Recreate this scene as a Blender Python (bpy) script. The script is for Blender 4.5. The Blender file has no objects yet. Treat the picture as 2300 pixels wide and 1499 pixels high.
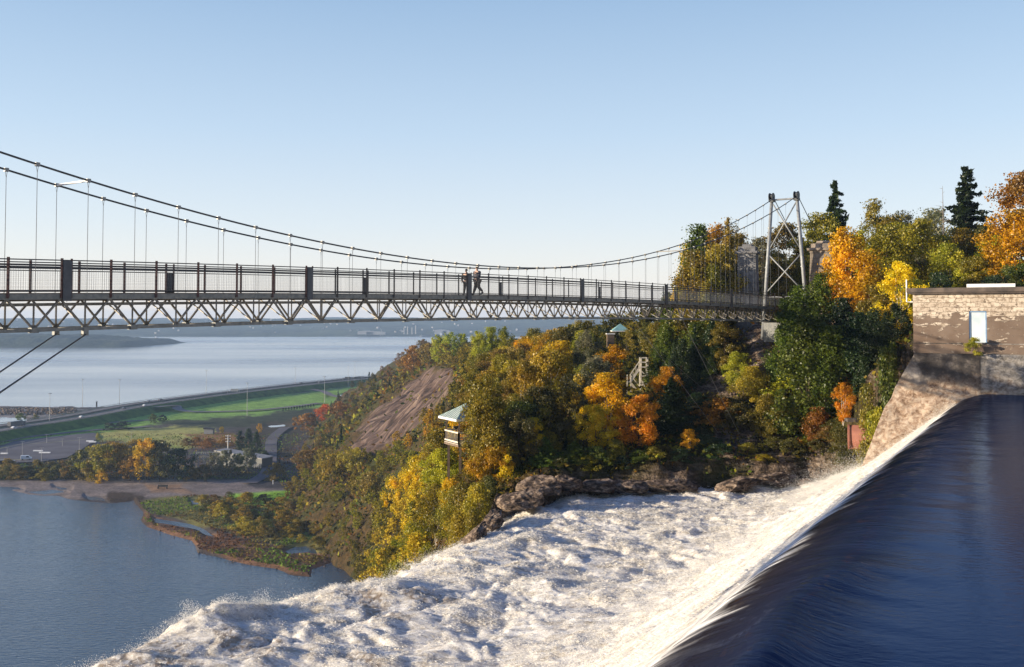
import bpy, math, random
import numpy as np
from mathutils import Vector, Matrix
R = math.radians
scene = bpy.context.scene
C = scene.collection

# ------------------------------------------------------------------ camera
FPX = 2236.0; PIT = R(2.0); HOR = 710.0; CY = HOR - FPX*math.tan(PIT)
cam_d = bpy.data.cameras.new("camera"); cam = bpy.data.objects.new("camera", cam_d); C.objects.link(cam)
cam_d.sensor_width = 36.0; cam_d.lens = FPX/2300*36.0
cam.location = (0, 0, 0); cam.rotation_euler = (R(90)+PIT, 0, 0)
cam_d.shift_y = -(749.5-CY)/2300.0
cam_d.clip_start = 0.5; cam_d.clip_end = 30000
scene.camera = cam
def ray(px, py):
    x = (px-1150)/FPX; u = (CY-py)/FPX
    y = math.cos(PIT)-u*math.sin(PIT); z = math.sin(PIT)+u*math.cos(PIT)
    return x/y, z/y
def at(px, py, Y):
    a, b = ray(px, py); return Vector((a*Y, Y, b*Y))
def onz(px, py, z):
    a, b = ray(px, py); Y = z/b; return Vector((a*Y, Y, z))
def proj(X, Y, Z):
    d = Y*math.cos(PIT)+Z*math.sin(PIT); u = -Y*math.sin(PIT)+Z*math.cos(PIT)
    return 1150+FPX*X/d, CY-FPX*u/d

# ------------------------------------------------------------------ light
SUN_EL = R(9.5); SUN_AZ = R(-98)      # azimuth from +Y clockwise; -90 = from the left
world = bpy.data.worlds.new("World"); scene.world = world; world.use_nodes = True
wn = world.node_tree; wn.nodes.clear()
sky = wn.nodes.new("ShaderNodeTexSky"); sky.sky_type = 'NISHITA'; sky.sun_disc = False
sky.sun_elevation = SUN_EL; sky.sun_rotation = SUN_AZ; sky.altitude = 100
sky.air_density = 1.0; sky.dust_density = 0.6; sky.ozone_density = 1.2
bg = wn.nodes.new("ShaderNodeBackground"); bg.inputs[1].default_value = 0.13
wo = wn.nodes.new("ShaderNodeOutputWorld")
_tc = wn.nodes.new("ShaderNodeTexCoord"); _sx = wn.nodes.new("ShaderNodeSeparateXYZ"); wn.links.new(_tc.outputs['Generated'], _sx.inputs[0])
_rp = wn.nodes.new("ShaderNodeValToRGB"); wn.links.new(_sx.outputs[2], _rp.inputs[0])
_st = [(0.0, (.64, .60, .58)), (.035, (.60, .59, .60)), (.09, (.50, .55, .62)), (.18, (.37, .47, .60)), (.306, (.235, .348, .51)), (.5, (.060, .13, .33)), (1.0, (.02, .06, .24))]
while len(_rp.color_ramp.elements) < len(_st): _rp.color_ramp.elements.new(.5)
for _e, (_p, _c) in zip(_rp.color_ramp.elements, _st): _e.position = _p; _e.color = (*_c, 1)
_sc = wn.nodes.new("ShaderNodeVectorMath"); _sc.operation = 'SCALE'; _sc.inputs[3].default_value = .80/.13; wn.links.new(_rp.outputs[0], _sc.inputs[0])
_mx = wn.nodes.new("ShaderNodeMix"); _mx.data_type = 'RGBA'; _mx.inputs[0].default_value = .82
wn.links.new(sky.outputs[0], _mx.inputs[6]); wn.links.new(_sc.outputs[0], _mx.inputs[7])
wn.links.new(_mx.outputs[2], bg.inputs[0]); wn.links.new(bg.outputs[0], wo.inputs[0])
sd = bpy.data.lights.new("sun", 'SUN'); sun = bpy.data.objects.new("sun", sd); C.objects.link(sun)
sd.energy = 5.0; sd.angle = R(0.5); sd.color = (1.0, 0.85, 0.64)
sv = Vector((math.sin(SUN_AZ)*math.cos(SUN_EL), math.cos(SUN_AZ)*math.cos(SUN_EL), math.sin(SUN_EL)))
sun.rotation_euler = sv.to_track_quat('Z', 'Y').to_euler()
scene.view_settings.view_transform = 'Standard'; scene.view_settings.look = 'None'
scene.view_settings.gamma = 1.0; scene.view_settings.exposure = 0.95
scene.cycles.max_bounces = 6; scene.cycles.diffuse_bounces = 3; scene.cycles.glossy_bounces = 3
scene.cycles.transparent_max_bounces = 6; scene.cycles.volume_bounces = 0
scene.cycles.caustics_reflective = False; scene.cycles.caustics_refractive = False

# ------------------------------------------------------------------ helpers
def tag(o, label=None, cat=None, group=None, kind=None):
    if label: o['label'] = label
    if cat: o['category'] = cat
    if group: o['group'] = group
    if kind: o['kind'] = kind
    return o
def empty(name, loc=(0, 0, 0), rz=0.0):
    o = bpy.data.objects.new(name, None); C.objects.link(o); o.location = loc; o.rotation_euler = (0, 0, rz)
    o.empty_display_size = 0.2
    return o
def link_mesh(name, me, m=None, parent=None, smooth=False):
    o = bpy.data.objects.new(name, me); C.objects.link(o)
    if m: me.materials.append(m)
    if smooth: me.polygons.foreach_set('use_smooth', [True]*len(me.polygons))
    if parent: o.parent = parent
    return o
def np_mesh(name, V, Fq, n=4):
    me = bpy.data.meshes.new(name); V = np.asarray(V, np.float32); Fq = np.asarray(Fq, np.int32)
    me.vertices.add(len(V)); me.vertices.foreach_set('co', V.ravel())
    me.loops.add(Fq.size); me.loops.foreach_set('vertex_index', Fq.ravel())
    me.polygons.add(len(Fq)); me.polygons.foreach_set('loop_start', np.arange(0, Fq.size, n, dtype=np.int32))
    me.update(calc_edges=True); me.validate()
    return me
def grid_faces(nr, nc):
    i = np.arange(nr-1)[:, None]*nc + np.arange(nc-1)[None, :]
    return np.stack([i, i+1, i+nc+1, i+nc], -1).reshape(-1, 4)
def vcol(me, name, arr):
    a = me.color_attributes.new(name, 'FLOAT_COLOR', 'POINT')
    d = np.ones((len(me.vertices), 4), np.float32); arr = np.asarray(arr, np.float32)
    if arr.ndim == 1: arr = np.stack([arr]*3, -1)
    d[:, :3] = arr; a.data.foreach_set('color', d.ravel())
class MB:
    def __init__(s): s.v = []; s.f = []
    def add(s, vs, fs):
        k = len(s.v); s.v += [tuple(v) for v in vs]; s.f += [tuple(i+k for i in f) for f in fs]; return s
    def box(s, c, d, rz=0.0, M=None):
        hx, hy, hz = d[0]/2, d[1]/2, d[2]/2; c = Vector(c)
        m = M if M is not None else Matrix.Rotation(rz, 3, 'Z')
        vs = [c + m @ Vector((x*hx, y*hy, z*hz)) for x in (-1, 1) for y in (-1, 1) for z in (-1, 1)]
        return s.add(vs, [(0, 1, 3, 2), (4, 6, 7, 5), (0, 4, 5, 1), (2, 3, 7, 6), (0, 2, 6, 4), (1, 5, 7, 3)])
    def bar(s, p, q, w, h=None):
        h = h or w; p = Vector(p); q = Vector(q); d = (q-p)
        if d.length < 1e-5: return s
        L = d.length; d.normalize(); up = Vector((0, 0, 1)) if abs(d.z) < 0.95 else Vector((0, 1, 0))
        x = d.cross(up).normalized(); z = x.cross(d).normalized()
        M = Matrix((x, d, z)).transposed()
        return s.box((p+q)/2, (w, L, h), M=M)
    def tube(s, pts, r, n=6, caps=True):
        pts = [Vector(p) for p in pts]; k = len(s.v); rs = r if hasattr(r, '__len__') else [r]*len(pts)
        for i, p in enumerate(pts):
            d = (pts[min(i+1, len(pts)-1)]-pts[max(i-1, 0)]).normalized()
            up = Vector((0, 0, 1)) if abs(d.z) < 0.9 else Vector((1, 0, 0))
            x = d.cross(up).normalized(); z = x.cross(d)
            for j in range(n):
                a = 2*math.pi*j/n; s.v.append(tuple(p+(x*math.cos(a)+z*math.sin(a))*rs[i]))
        for i in range(len(pts)-1):
            for j in range(n):
                a = k+i*n+j; b = k+i*n+(j+1) % n; s.f.append((a, b, b+n, a+n))
        if caps: s.f.append(tuple(k+j for j in range(n))[::-1]); s.f.append(tuple(k+(len(pts)-1)*n+j for j in range(n)))
        return s
    def prism(s, poly, ext):
        # poly: list of Vector (planar), ext: Vector extrusion
        n = len(poly); e = Vector(ext)
        vs = [Vector(p) for p in poly]+[Vector(p)+e for p in poly]
        fs = [tuple(range(n))[::-1], tuple(range(n, 2*n))]+[(i, (i+1) % n, n+(i+1) % n, n+i) for i in range(n)]
        return s.add(vs, fs)
    def build(s, name, m=None, parent=None, smooth=False, bevel=0):
        me = bpy.data.meshes.new(name); me.from_pydata(s.v, [], s.f); me.update()
        o = link_mesh(name, me, m, parent, smooth)
        if bevel:
            b = o.modifiers.new('bevel', 'BEVEL'); b.width = bevel; b.segments = 2; b.limit_method = 'ANGLE'
        return o

# numpy noise
def _h(i, j, k, seed):
    n = (i.astype(np.int64)*374761393 + j.astype(np.int64)*668265263 + k.astype(np.int64)*2147483647 + seed*974711) & 0xffffffff
    n = ((n ^ (n >> 13))*1274126177) & 0xffffffff
    n = (n ^ (n >> 16))
    return (n & 0xffffff)/float(0xffffff)
def vn(x, y, z=None, seed=0):
    x = np.asarray(x, float); y = np.asarray(y, float); z = np.zeros_like(x) if z is None else np.asarray(z, float)
    xi = np.floor(x); yi = np.floor(y); zi = np.floor(z); fx = x-xi; fy = y-yi; fz = z-zi
    fx = fx*fx*(3-2*fx); fy = fy*fy*(3-2*fy); fz = fz*fz*(3-2*fz)
    r = 0
    for a in (0, 1):
        for b in (0, 1):
            for c in (0, 1):
                w = (fx if a else 1-fx)*(fy if b else 1-fy)*(fz if c else 1-fz)
                r = r + w*_h(xi+a, yi+b, zi+c, seed)
    return r*2-1
def fbm(x, y, z=None, o=4, seed=0, g=0.5):
    t = 0; a = 1; s = 1; n = 0
    for i in range(o):
        t = t+a*vn(x*s, y*s, None if z is None else z*s, seed+i*17); n += a; a *= g; s *= 2.03
    return t/n
def ridge(x, y, o=4, seed=0):
    t = 0; a = 1; s = 1; n = 0
    for i in range(o):
        t = t+a*(1-np.abs(vn(x*s, y*s, None, seed+i*31))*2); n += a; a *= .5; s *= 2.1
    return t/n
def sstep(x, a, b):
    t = np.clip((x-a)/(b-a), 0, 1); return t*t*(3-2*t)
def poly_sd(px, py, poly):
    # signed distance, positive inside
    poly = np.array(poly, float); n = len(poly); d = np.full(px.shape, 1e9); ins = np.zeros(px.shape, bool)
    for i in range(n):
        x1, y1 = poly[i]; x2, y2 = poly[(i+1) % n]
        ex, ey = x2-x1, y2-y1; t = np.clip(((px-x1)*ex+(py-y1)*ey)/(ex*ex+ey*ey+1e-9), 0, 1)
        d = np.minimum(d, np.hypot(px-x1-t*ex, py-y1-t*ey))
        c = ((y1 > py) != (y2 > py)) & (px < (x2-x1)*(py-y1)/(y2-y1+1e-12)+x1); ins ^= c
    return np.where(ins, d, -d)

# ------------------------------------------------------------------ materials
class NT:
    def __init__(s, name):
        s.m = bpy.data.materials.new(name); s.m.use_nodes = True; s.t = s.m.node_tree; s.t.nodes.clear()
        s.out = s.t.nodes.new("ShaderNodeOutputMaterial")
    def n(s, typ, ins=None, **kw):
        nd = s.t.nodes.new("ShaderNode"+typ)
        for k, v in kw.items(): setattr(nd, k, v)
        for k, v in (ins or {}).items():
            if isinstance(v, bpy.types.NodeSocket): s.t.links.new(v, nd.inputs[k])
            else: nd.inputs[k].default_value = v
        return nd
    def l(s, a, b): s.t.links.new(a, b)
    def noise(s, scale, detail=4, vec=None, rough=.55, dist=0, d4=False):
        i = {'Scale': scale, 'Detail': detail, 'Roughness': rough, 'Distortion': dist}
        if vec is not None: i['Vector'] = vec
        return s.n('TexNoise', i).outputs['Fac']
    def ramp(s, fac, stops, interp='LINEAR'):
        r = s.n('ValToRGB', {'Fac': fac}); r.color_ramp.interpolation = interp
        e = r.color_ramp.elements
        while len(e) < len(stops): e.new(0.5)
        for k, (p, c) in enumerate(stops):
            e[k].position = p; e[k].color = (*c, 1) if hasattr(c, '__len__') else (c, c, c, 1)
        return r.outputs[0]
    def mix(s, f, a, b, blend='MIX'):
        x = s.n('Mix', data_type='RGBA', blend_type=blend)
        for k, v in ((0, f), (6, a), (7, b)):
            if isinstance(v, bpy.types.NodeSocket): s.l(v, x.inputs[k])
            else: x.inputs[k].default_value = v if k == 0 else ((*v, 1) if len(v) == 3 else v)
        return x.outputs[2]
    def math(s, op, a, b=0.0, c=None):
        x = s.n('Math', operation=op)
        for k, v in ((0, a), (1, b)) + (((2, c),) if c is not None else ()):
            if isinstance(v, bpy.types.NodeSocket): s.l(v, x.inputs[k])
            else: x.inputs[k].default_value = v
        return x.outputs[0]
    def coord(s, kind='Object'): return s.n('TexCoord').outputs[kind]
    def map(s, vec, scale=(1, 1, 1), rot=(0, 0, 0), loc=(0, 0, 0)):
        return s.n('Mapping', {'Vector': vec, 'Scale': scale, 'Rotation': rot, 'Location': loc}).outputs[0]
    def bsdf(s, col, rough=.6, metal=0.0, bump=None, bstr=.5, bdist=.05, spec=.5, **kw):
        b = s.n('BsdfPrincipled'); I = b.inputs
        def st(k, v):
            if isinstance(v, bpy.types.NodeSocket): s.l(v, I[k])
            else: I[k].default_value = v
        st('Base Color', col if isinstance(col, bpy.types.NodeSocket) else (*col, 1)); st('Roughness', rough); st('Metallic', metal); st('Specular IOR Level', spec)
        for k, v in kw.items(): st(k, v)
        if bump is not None:
            bm = s.n('Bump', {'Height': bump, 'Strength': bstr, 'Distance': bdist}); s.l(bm.outputs[0], I['Normal'])
        s.l(b.outputs[0], s.out.inputs[0]); return b
def simple(name, a, b, scale, rough=.7, bstr=.3, bdist=.02, metal=0.0, detail=5, spec=.5):
    t = NT(name); f = t.noise(scale, detail, t.coord()); c = t.mix(t.ramp(f, [(.35, 0.0), (.65, 1.0)]), a, b)
    t.bsdf(c, rough, metal, f, bstr, bdist, spec); return t.m

M = {}
M['steel'] = simple('galvanised_steel', (.09, .082, .072), (.155, .143, .125), 9, .5, .2, .004, .3)
M['girder'] = simple('dark_girder_steel', (.10, .11, .11), (.17, .17, .16), 5, .55, .2, .004, .2)
M['rail'] = simple('dark_rail_paint', (.018, .018, .02), (.035, .03, .03), 8, .5, .1, .002)
M['redpost'] = simple('oxide_red_post', (.035, .016, .015), (.07, .024, .021), 8, .6, .1, .002)
M['cable'] = simple('cable_steel', (.025, .03, .035), (.05, .055, .06), 20, .5, .2, .002, .3)
M['hanger'] = simple('hanger_rod', (.16, .16, .16), (.24, .24, .23), 10, .5, .1, .001, .4)
M['wire'] = simple('mesh_wire', (.20, .20, .20), (.26, .26, .26), 10, .5, .1, .001, .3)
M['tower'] = simple('tower_steel', (.18, .19, .20), (.26, .275, .285), 3, .55, .15, .004, .15)
M['deckwood'] = simple('deck_planks', (.09, .08, .07), (.15, .13, .11), 4, .8)
M['plate'] = simple('blue_grey_plate', (.03, .035, .045), (.05, .055, .065), 4, .5)
M['white'] = simple('white_paint', (.68, .67, .64), (.8, .79, .76), 3, .6, .1, .002)
M['palewood'] = simple('pale_timber', (.50, .43, .34), (.66, .59, .48), 3, .8, .3, .01)
M['whitewood'] = simple('whitened_timber', (.66, .60, .50), (.78, .72, .62), 3, .8, .3, .01)
M['greywood'] = simple('brown_timber', (.11, .075, .05), (.17, .12, .08), 3, .85, .3, .01)
M['roofgreen'] = simple('sage_metal_roof', (.36, .41, .37), (.46, .50, .46), 1.2, .45, .1, .003, .1)
M['roofteal'] = simple('teal_metal_roof', (.16, .32, .30), (.24, .42, .40), 1.2, .5, .1, .003)
M['dark'] = simple('dark_rubber', (.015, .015, .015), (.03, .03, .03), 5, .7)
M['glass'] = simple('dark_glass', (.01, .015, .02), (.02, .025, .03), 1, .08, 0, .001)
M['mast'] = simple('mast_grey', (.25, .25, .24), (.33, .33, .32), 2, .5)
M['asphalt'] = simple('grey_asphalt', (.12, .11, .115), (.17, .155, .16), .06, .95, .2, .02, spec=.1)
M['hwasphalt'] = simple('pale_road_asphalt', (.16, .145, .13), (.22, .20, .185), .05, .95, .2, .02, spec=.1)
M['line'] = simple('road_paint', (.6, .6, .57), (.75, .75, .7), 1, .8)
M['skin'] = simple('skin', (.42, .25, .18), (.5, .32, .23), 5, .6)
M['hair'] = simple('dark_hair', (.02, .015, .01), (.04, .03, .02), 40, .7)
M['jacket'] = simple('checked_jacket', (.02, .022, .04), (.08, .075, .09), 12, .9)
M['trousers'] = simple('grey_trousers', (.03, .028, .028), (.06, .055, .055), 10, .9)
M['darkcoat'] = simple('dark_coat', (.012, .012, .014), (.025, .025, .03), 10, .9)
M['rust'] = simple('rusty_pipe', (.16, .055, .035), (.26, .10, .065), .9, .8, .4, .03)
M['carwhite'] = simple('car_white', (.7, .7, .7), (.75, .75, .75), 1, .25, 0, .001)
M['carred'] = simple('car_grey', (.12, .12, .13), (.15, .15, .16), 1, .25, 0, .001)

# ------------------------------------------------------------------ river geometry (s downstream of the crest, t along it)
Ca = onz(1500, 1499, -5.75); Cb = onz(2166, 896, -5.75)
DV = Vector((Cb.x-Ca.x, Cb.y-Ca.y, 0)); TW = DV.length; DV.normalize(); NV = Vector((-DV.y, DV.x, 0))
def st(s, t, z=0.0): return Vector((Ca.x+NV.x*s+DV.x*t, Ca.y+NV.y*s+DV.y*t, z))
def to_st(X, Y):
    dx = X-Ca.x; dy = Y-Ca.y; return dx*NV.x+dy*NV.y, dx*DV.x+dy*DV.y
ZP = -5.35; S0 = -1.8; S1 = 1.0; SLOPE = .80; ZTOE = -14.6
KQ = SLOPE/(S1-S0); Z1 = ZP-.5*KQ*(S1-S0)**2; STOE = S1+(Z1-ZTOE)/SLOPE
def zprof(s):
    s = np.asarray(s, float)
    z = np.where(s < S0, ZP, ZP-.5*KQ*(np.clip(s, S0, S1)-S0)**2)
    sl = Z1-SLOPE*(s-S1); fl = ZTOE-.045*(s-STOE)
    k = 1.2; soft = np.log(np.exp(np.clip((sl-fl)/k, -30, 30))+1)*k+fl
    return np.where(s > S1, np.minimum(z, np.where(s < STOE+6, soft, fl)-0*z)+0, z)
# lip of the falls
lip_px = [(-60, 1620), (150, 1499), (430, 1378), (560, 1362), (700, 1330), (840, 1303), (930, 1250), (1040, 1216), (1110, 1172), (1165, 1145)]
lip = [to_st(*onz(x, y, -15.9).to_2d()) for x, y in lip_px]
lipT = np.array([p[1] for p in lip]); lipS = np.array([p[0] for p in lip])
oi = np.argsort(lipT); lipT = lipT[oi]; lipS = lipS[oi]

# ------------------------------------------------------------------ hill terrain
ctrl = []
for (Y, row) in {
    84: [(2050, -1.2), (2200, -.5), (2400, 0)], 76: [(2150, -1), (2400, 0)],
    90: [(1080, -15.2), (1150, -14.0), (1300, -13.2), (1500, -13.0), (1700, -12.9), (1850, -12.3), (1930, -9), (2050, -2)],
    100: [(1040, -14.5), (1200, -12), (1400, -10.5), (1600, -8.3), (1700, -6.5), (1780, -5), (1900, -3.5), (2050, -1)],
    110: [(1050, -14.8), (1250, -11.5), (1450, -9), (1600, -5.0), (1690, -1.7), (1780, -1.3), (1850, -1.0), (2100, 0)],
    122: [(1080, -15), (1250, -11), (1437, -9.2), (1550, -5), (1700, -1.2), (1900, 0), (2200, 1)],
    150: [(1080, -16), (1250, -10.5), (1400, -8), (1550, -4), (1750, 0), (2000, 1.5), (2300, 2)],
    200: [(1080, -17), (1250, -12), (1400, -8), (1700, -1), (2200, 2)],
    300: [(1050, -20), (1200, -15), (1400, -10), (1900, -4)],
    400: [(1010, -22), (1200, -17), (1500, -10)],
    600: [(940, -27), (1200, -20), (1600, -14)],
    900: [(930, -31), (1100, -27), (1600, -18)],
    1250: [(950, -34), (1200, -30), (1600, -20)]}.items():
    for px, z in row: ctrl.append(((px-1150)/FPX*Y, Y, z))
ctrl = np.array(ctrl)
def _u(Y): return np.log(np.maximum(Y, 20))*60
def _k(ax, ay, bx, by): return np.hypot(ax[:, None]/np.maximum(ay, 20)[:, None]*60-bx[None]/by[None]*60, _u(ay)[:, None]-_u(by)[None])
_A = _k(ctrl[:, 0], ctrl[:, 1], ctrl[:, 0], ctrl[:, 1]); _n = len(ctrl)
_A = np.block([[_A+np.eye(_n)*.3, np.ones((_n, 1))], [np.ones((1, _n)), np.zeros((1, 1))]])
_w = np.linalg.solve(_A, np.append(ctrl[:, 2], 0))
EDGE = ([60, 75, 84, 90, 100, 120, 150, 200, 300, 340, 380, 500, 600, 745, 900, 1250], [-2, -1.5, -1, -3, -4.5, -5, -5, -6, -12, -17, -23, -38, -50, -70, -84, -100])
TANS = ([60, 100, 200, 280, 310, 350, 400, 600, 900, 1250], [2.6, 2.2, 1.75, 1.7, 1.5, 1.1, .82, .66, .6, .6])
BANK = ([-30, -6, -.7, 5.4, 13.4, 26, 29, 32, 34, 60], [60, 72, 78.8, 85.6, 85.9, 86.2, 84, 74, 69, 69])
def hz(X, Y, detail=True):
    X = np.atleast_1d(np.asarray(X, float)); Y = np.atleast_1d(np.asarray(Y, float)); sh = X.shape
    X = X.ravel(); Y = Y.ravel(); z = np.empty(len(X))
    for i in range(0, len(X), 40000):
        sl = slice(i, i+40000); z[sl] = _k(X[sl], Y[sl], ctrl[:, 0], ctrl[:, 1]) @ _w[:-1]+_w[-1]
    if detail:
        z += fbm(X/9, Y/9, o=4, seed=3)*np.clip(Y/120, .5, 3)*.7
    # cliff / slope on the left
    ed = np.interp(Y, *EDGE)+(fbm(X/25, Y/25, o=3, seed=5)*np.clip(Y/60, 1, 8) if detail else 0)
    e = ed-X; tn = np.interp(Y, *TANS)
    e2 = np.where(e > 0, e, 0)
    sd_ = e2*tn
    if detail:
        gull = ridge(Y/11+X/26+fbm(X/22, Y/22, seed=8)*1.4, X/60, 4, 11)
        sd_ = sd_+sstep(e, 0, 8)*gull*np.clip((Y-200)/120, 0, 1)*3.8
    z = z-sd_
    # bank
    q = Y-np.interp(X, *BANK)+(fbm(X/2.5, Y/2.5, o=3, seed=21)*.9 if detail else 0)
    b = sstep(q, 0, 2.6)
    rk = (ridge(X/2.2+Y*.2, Y/1.6, 4, 33)*.9 if detail else 0)*sstep(q, -.5, .6)*(1-sstep(q, 4, 9))*(X > ed-3)
    low = np.where(e > 0, -17.5-e2*tn, -17.5)
    z = low+(z-low)*b+rk
    return np.maximum(z, -83).reshape(sh)
def hz1(X, Y): return float(hz(np.array([X]), np.array([Y]))[0])

SCAR = [(944, 830), (1012, 834), (1020, 862), (988, 908), (944, 960), (850, 1024), (768, 1020), (820, 940), (872, 880)]
def scar_sd(X, Y, Z):
    px, py = proj(X, Y, Z); return poly_sd(np.asarray(px), np.asarray(py), SCAR)

rows = np.exp(np.linspace(math.log(64), math.log(1260), 560)); cols = np.linspace(-.36, .72, 470)
Yg, Rg = np.meshgrid(rows, cols, indexing='ij'); Xg = Yg*Rg; Zg = hz(Xg, Yg)
me = np_mesh('hillside', np.stack([Xg, Yg, Zg], -1).reshape(-1, 3), grid_faces(len(rows), len(cols)))
sc = scar_sd(Xg.ravel(), Yg.ravel(), Zg.ravel())+fbm(Xg.ravel()/9, Yg.ravel()/5, o=5, seed=9, g=.65)*26
sc = sstep(sc, -3, 5)*((Yg.ravel() > 250) & (Yg.ravel() < 520))
qb = (Yg-np.interp(Xg, *BANK)).ravel()
e_ = (np.interp(Yg, *EDGE)-Xg).ravel()
px_, py_ = proj(Xg.ravel(), Yg.ravel(), Zg.ravel())
rock = (1-sstep(qb+fbm(Xg.ravel()/3, Yg.ravel()/3, seed=41)*2, 1.2, 3.0))
for pl in ([(1545, 838), (1690, 834), (1680, 890), (1560, 885)], [(1670, 728), (1760, 728), (1775, 830), (1690, 835)], [(1600, 960), (1760, 955), (1780, 1040), (1610, 1040)], [(1880, 820), (2000, 830), (1990, 850), (1850, 850)], [(1010, 1170), (1130, 1110), (1150, 1160), (1040, 1210)]):
    dd = poly_sd(px_, py_, pl)+fbm(Xg.ravel()/2, Yg.ravel()/2, o=3, seed=43)*14
    rock = np.maximum(rock, sstep(dd, -4, 4)*(Yg.ravel() < 135))
vcol(me, 'zone', np.stack([sc, rock, np.zeros_like(sc)], -1))
t = NT('hillside_ground'); co = t.coord()
zn = t.n('VertexColor', layer_name='zone').outputs[0]; sp = t.n('SeparateColor', {0: zn})
n1 = t.noise(.6, 6, co); n2 = t.noise(.07, 4, co); n3 = t.noise(3.5, 5, co)
floor_c = t.mix(t.ramp(n1, [(.35, 0), (.65, 1)]), (.045, .035, .015), (.12, .075, .03))
floor_c = t.mix(t.ramp(n2, [(.45, 0), (.6, .8)]), floor_c, (.05, .06, .018))
sv_ = t.map(co, (.10, .62, .10), (0, 0, R(8))); ns = t.noise(1.0, 8, sv_, .65); ns2 = t.noise(.25, 4, sv_)
scar_c = t.ramp(ns, [(.34, (.020, .015, .013)), (.46, (.065, .044, .037)), (.54, (.115, .078, .064)), (.68, (.23, .17, .135))])
rk_c = t.ramp(t.noise(.9, 8, t.map(co, (1, 1, 3.0)), .65), [(.3, (.025, .019, .014)), (.46, (.095, .068, .050)), (.56, (.22, .165, .125)), (.68, (.42, .34, .26))])
c = t.mix(sp.outputs[0], floor_c, scar_c); c = t.mix(sp.outputs[1], c, rk_c)
hgt = t.mix(sp.outputs[0], n3, ns)
t.bsdf(c, .95, 0, hgt, 1.0, 1.0, .1); M['hill'] = t.m
hill = link_mesh('hillside', me, t.m, None, True); tag(hill, kind='structure')

# ------------------------------------------------------------------ white water: spillway, rapids and falls in one mesh
ds = .13
tt = np.arange(-30, 92, ds); uu = np.concatenate([np.arange(S1-.6, 34, ds), 34+np.arange(1, 50)*.0])[:int((34-S1+.6)/ds)]
# downstream coordinate normalised so the last rows follow the lip
nS = len(uu); nF = 26
Lp = np.interp(tt, lipT, lipS)
Lp = Lp+fbm(tt/6, tt*0, o=3, seed=70)*.9
U = np.linspace(0, 1, nS)[:, None]; Tm = np.repeat(tt[None, :], nS, 0)
Sm = (S1+.1)+(Lp[None, :]-(S1+.1))*U
Zm = zprof(Sm)
toe = STOE
act = sstep(Sm, S1+.2, toe)            # turbulence grows down the face
big = fbm(Sm/7, Tm/9, o=3, seed=50)*sstep(Sm, toe-3, toe+3)
wx = fbm(Sm/4, Tm/4, o=2, seed=53)*1.6; wy = fbm(Sm/4, Tm/4, o=2, seed=59)*1.6
boil = (fbm(Sm/4.2+wx*.3, Tm/4.8+wy*.3, o=3, seed=51)+.15)*.55*sstep(Sm, toe-3, toe+2)
fl_u = (Sm*.92+Tm*.38); fl_v = (Tm*.92-Sm*.38)      # flow runs down and to the left
bil = lambda d, e, sd, o=3: np.abs(fbm((fl_u+wx)/d, (fl_v+wy)/e, o=o, seed=sd, g=.55))
turb = (bil(5.0, 3.4, 52)*.60+bil(2.0, 1.2, 66)*.24+bil(.85, .5, 54, 2)*.10)*act-.16*act
streak = fbm(Sm/6.0, Tm/.5, o=4, seed=55, g=.7)*.20*(1-sstep(Sm, toe-1, toe+3))
Zm = Zm+big*.30+boil*.42+turb+streak*sstep(Sm, S1+.1, S1+1.2)
plx = 460; pS, pT = to_st(*onz(470, 1385, -15.2).to_2d()); Zm += .55*np.exp(-(((Sm-pS)/1.3)**2+((Tm-pT)/2.0)**2))*(1+.5*fbm(Sm/.7, Tm/.7, seed=58))
Sx = Sm+fbm(Sm/1.1, Tm/1.1, o=3, seed=56)*.25*act; Tx = Tm+fbm(Sm/1.1, Tm/1.1, o=3, seed=57)*.25*act
# round the lip
lipd = np.clip((Lp[None, :]-Sm), 0, 4); Zm -= .10*(4-lipd)**2*.6
f = (np.arange(1, nF+1)/nF)[:, None]; v = f**1.3*16
Sf = Lp[None, :]+v*.75+fbm(v*2, np.repeat(tt[None], nF, 0)/1.5, o=3, seed=60)*.5; Zf = Zm[-1][None, :]-(.8*v+.25*v**2)
Zf = Zf+fbm(v, np.repeat(tt[None], nF, 0)/.9, o=3, seed=61)*.6
Sf = np.maximum(Sf, Lp[None, :]); S_all = np.concatenate([Sx, Sf]); T_all = np.concatenate([Tx, np.repeat(tt[None], nF, 0)]); Z_all = np.concatenate([Zm, np.maximum(Zf, -81)])
X_all = Ca.x+NV.x*S_all+DV.x*T_all; Y_all = Ca.y+NV.y*S_all+DV.y*T_all
me = np_mesh('white_water', np.stack([X_all, Y_all, Z_all], -1).reshape(-1, 3), grid_faces(*X_all.shape))
# clear (un-foamed, amber) water: thin patches near the lip on the near side
Sm2, Tm2 = S_all, T_all
clear = fbm((Sm2+Tm2*.35)/5.5, (Tm2-Sm2*.3)/2.2, o=5, seed=63, g=.6)
bias = -.42+.46*sstep(-Tm2, -32, -14)*sstep(Sm2, 17, 26)+.16*sstep(Sm2, 18, 28)*sstep(-Tm2, -50, -30)
pxx, pyy = proj(X_all, Y_all, Z_all)
dstr = poly_sd(pxx.ravel(), pyy.ravel(), [(790, 1340), (900, 1318), (1010, 1336), (1060, 1380), (960, 1395), (830, 1372)]).reshape(pxx.shape)
bias = bias+.40*sstep(dstr, -20, 20)
bias = bias+.30*(1-sstep(np.interp(X_all, *BANK)-Y_all, .5, 5))*sstep(Sm2, 6, 12)*sstep(X_all, 2, 8)
cl = sstep(clear+bias, -.02, .22)*sstep(Sm2, toe-1, toe+2)
vcol(me, 'clear', cl.ravel())
t = NT('white_water'); co = t.coord(); ca = t.n('VertexColor', layer_name='clear').outputs[0]
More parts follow.
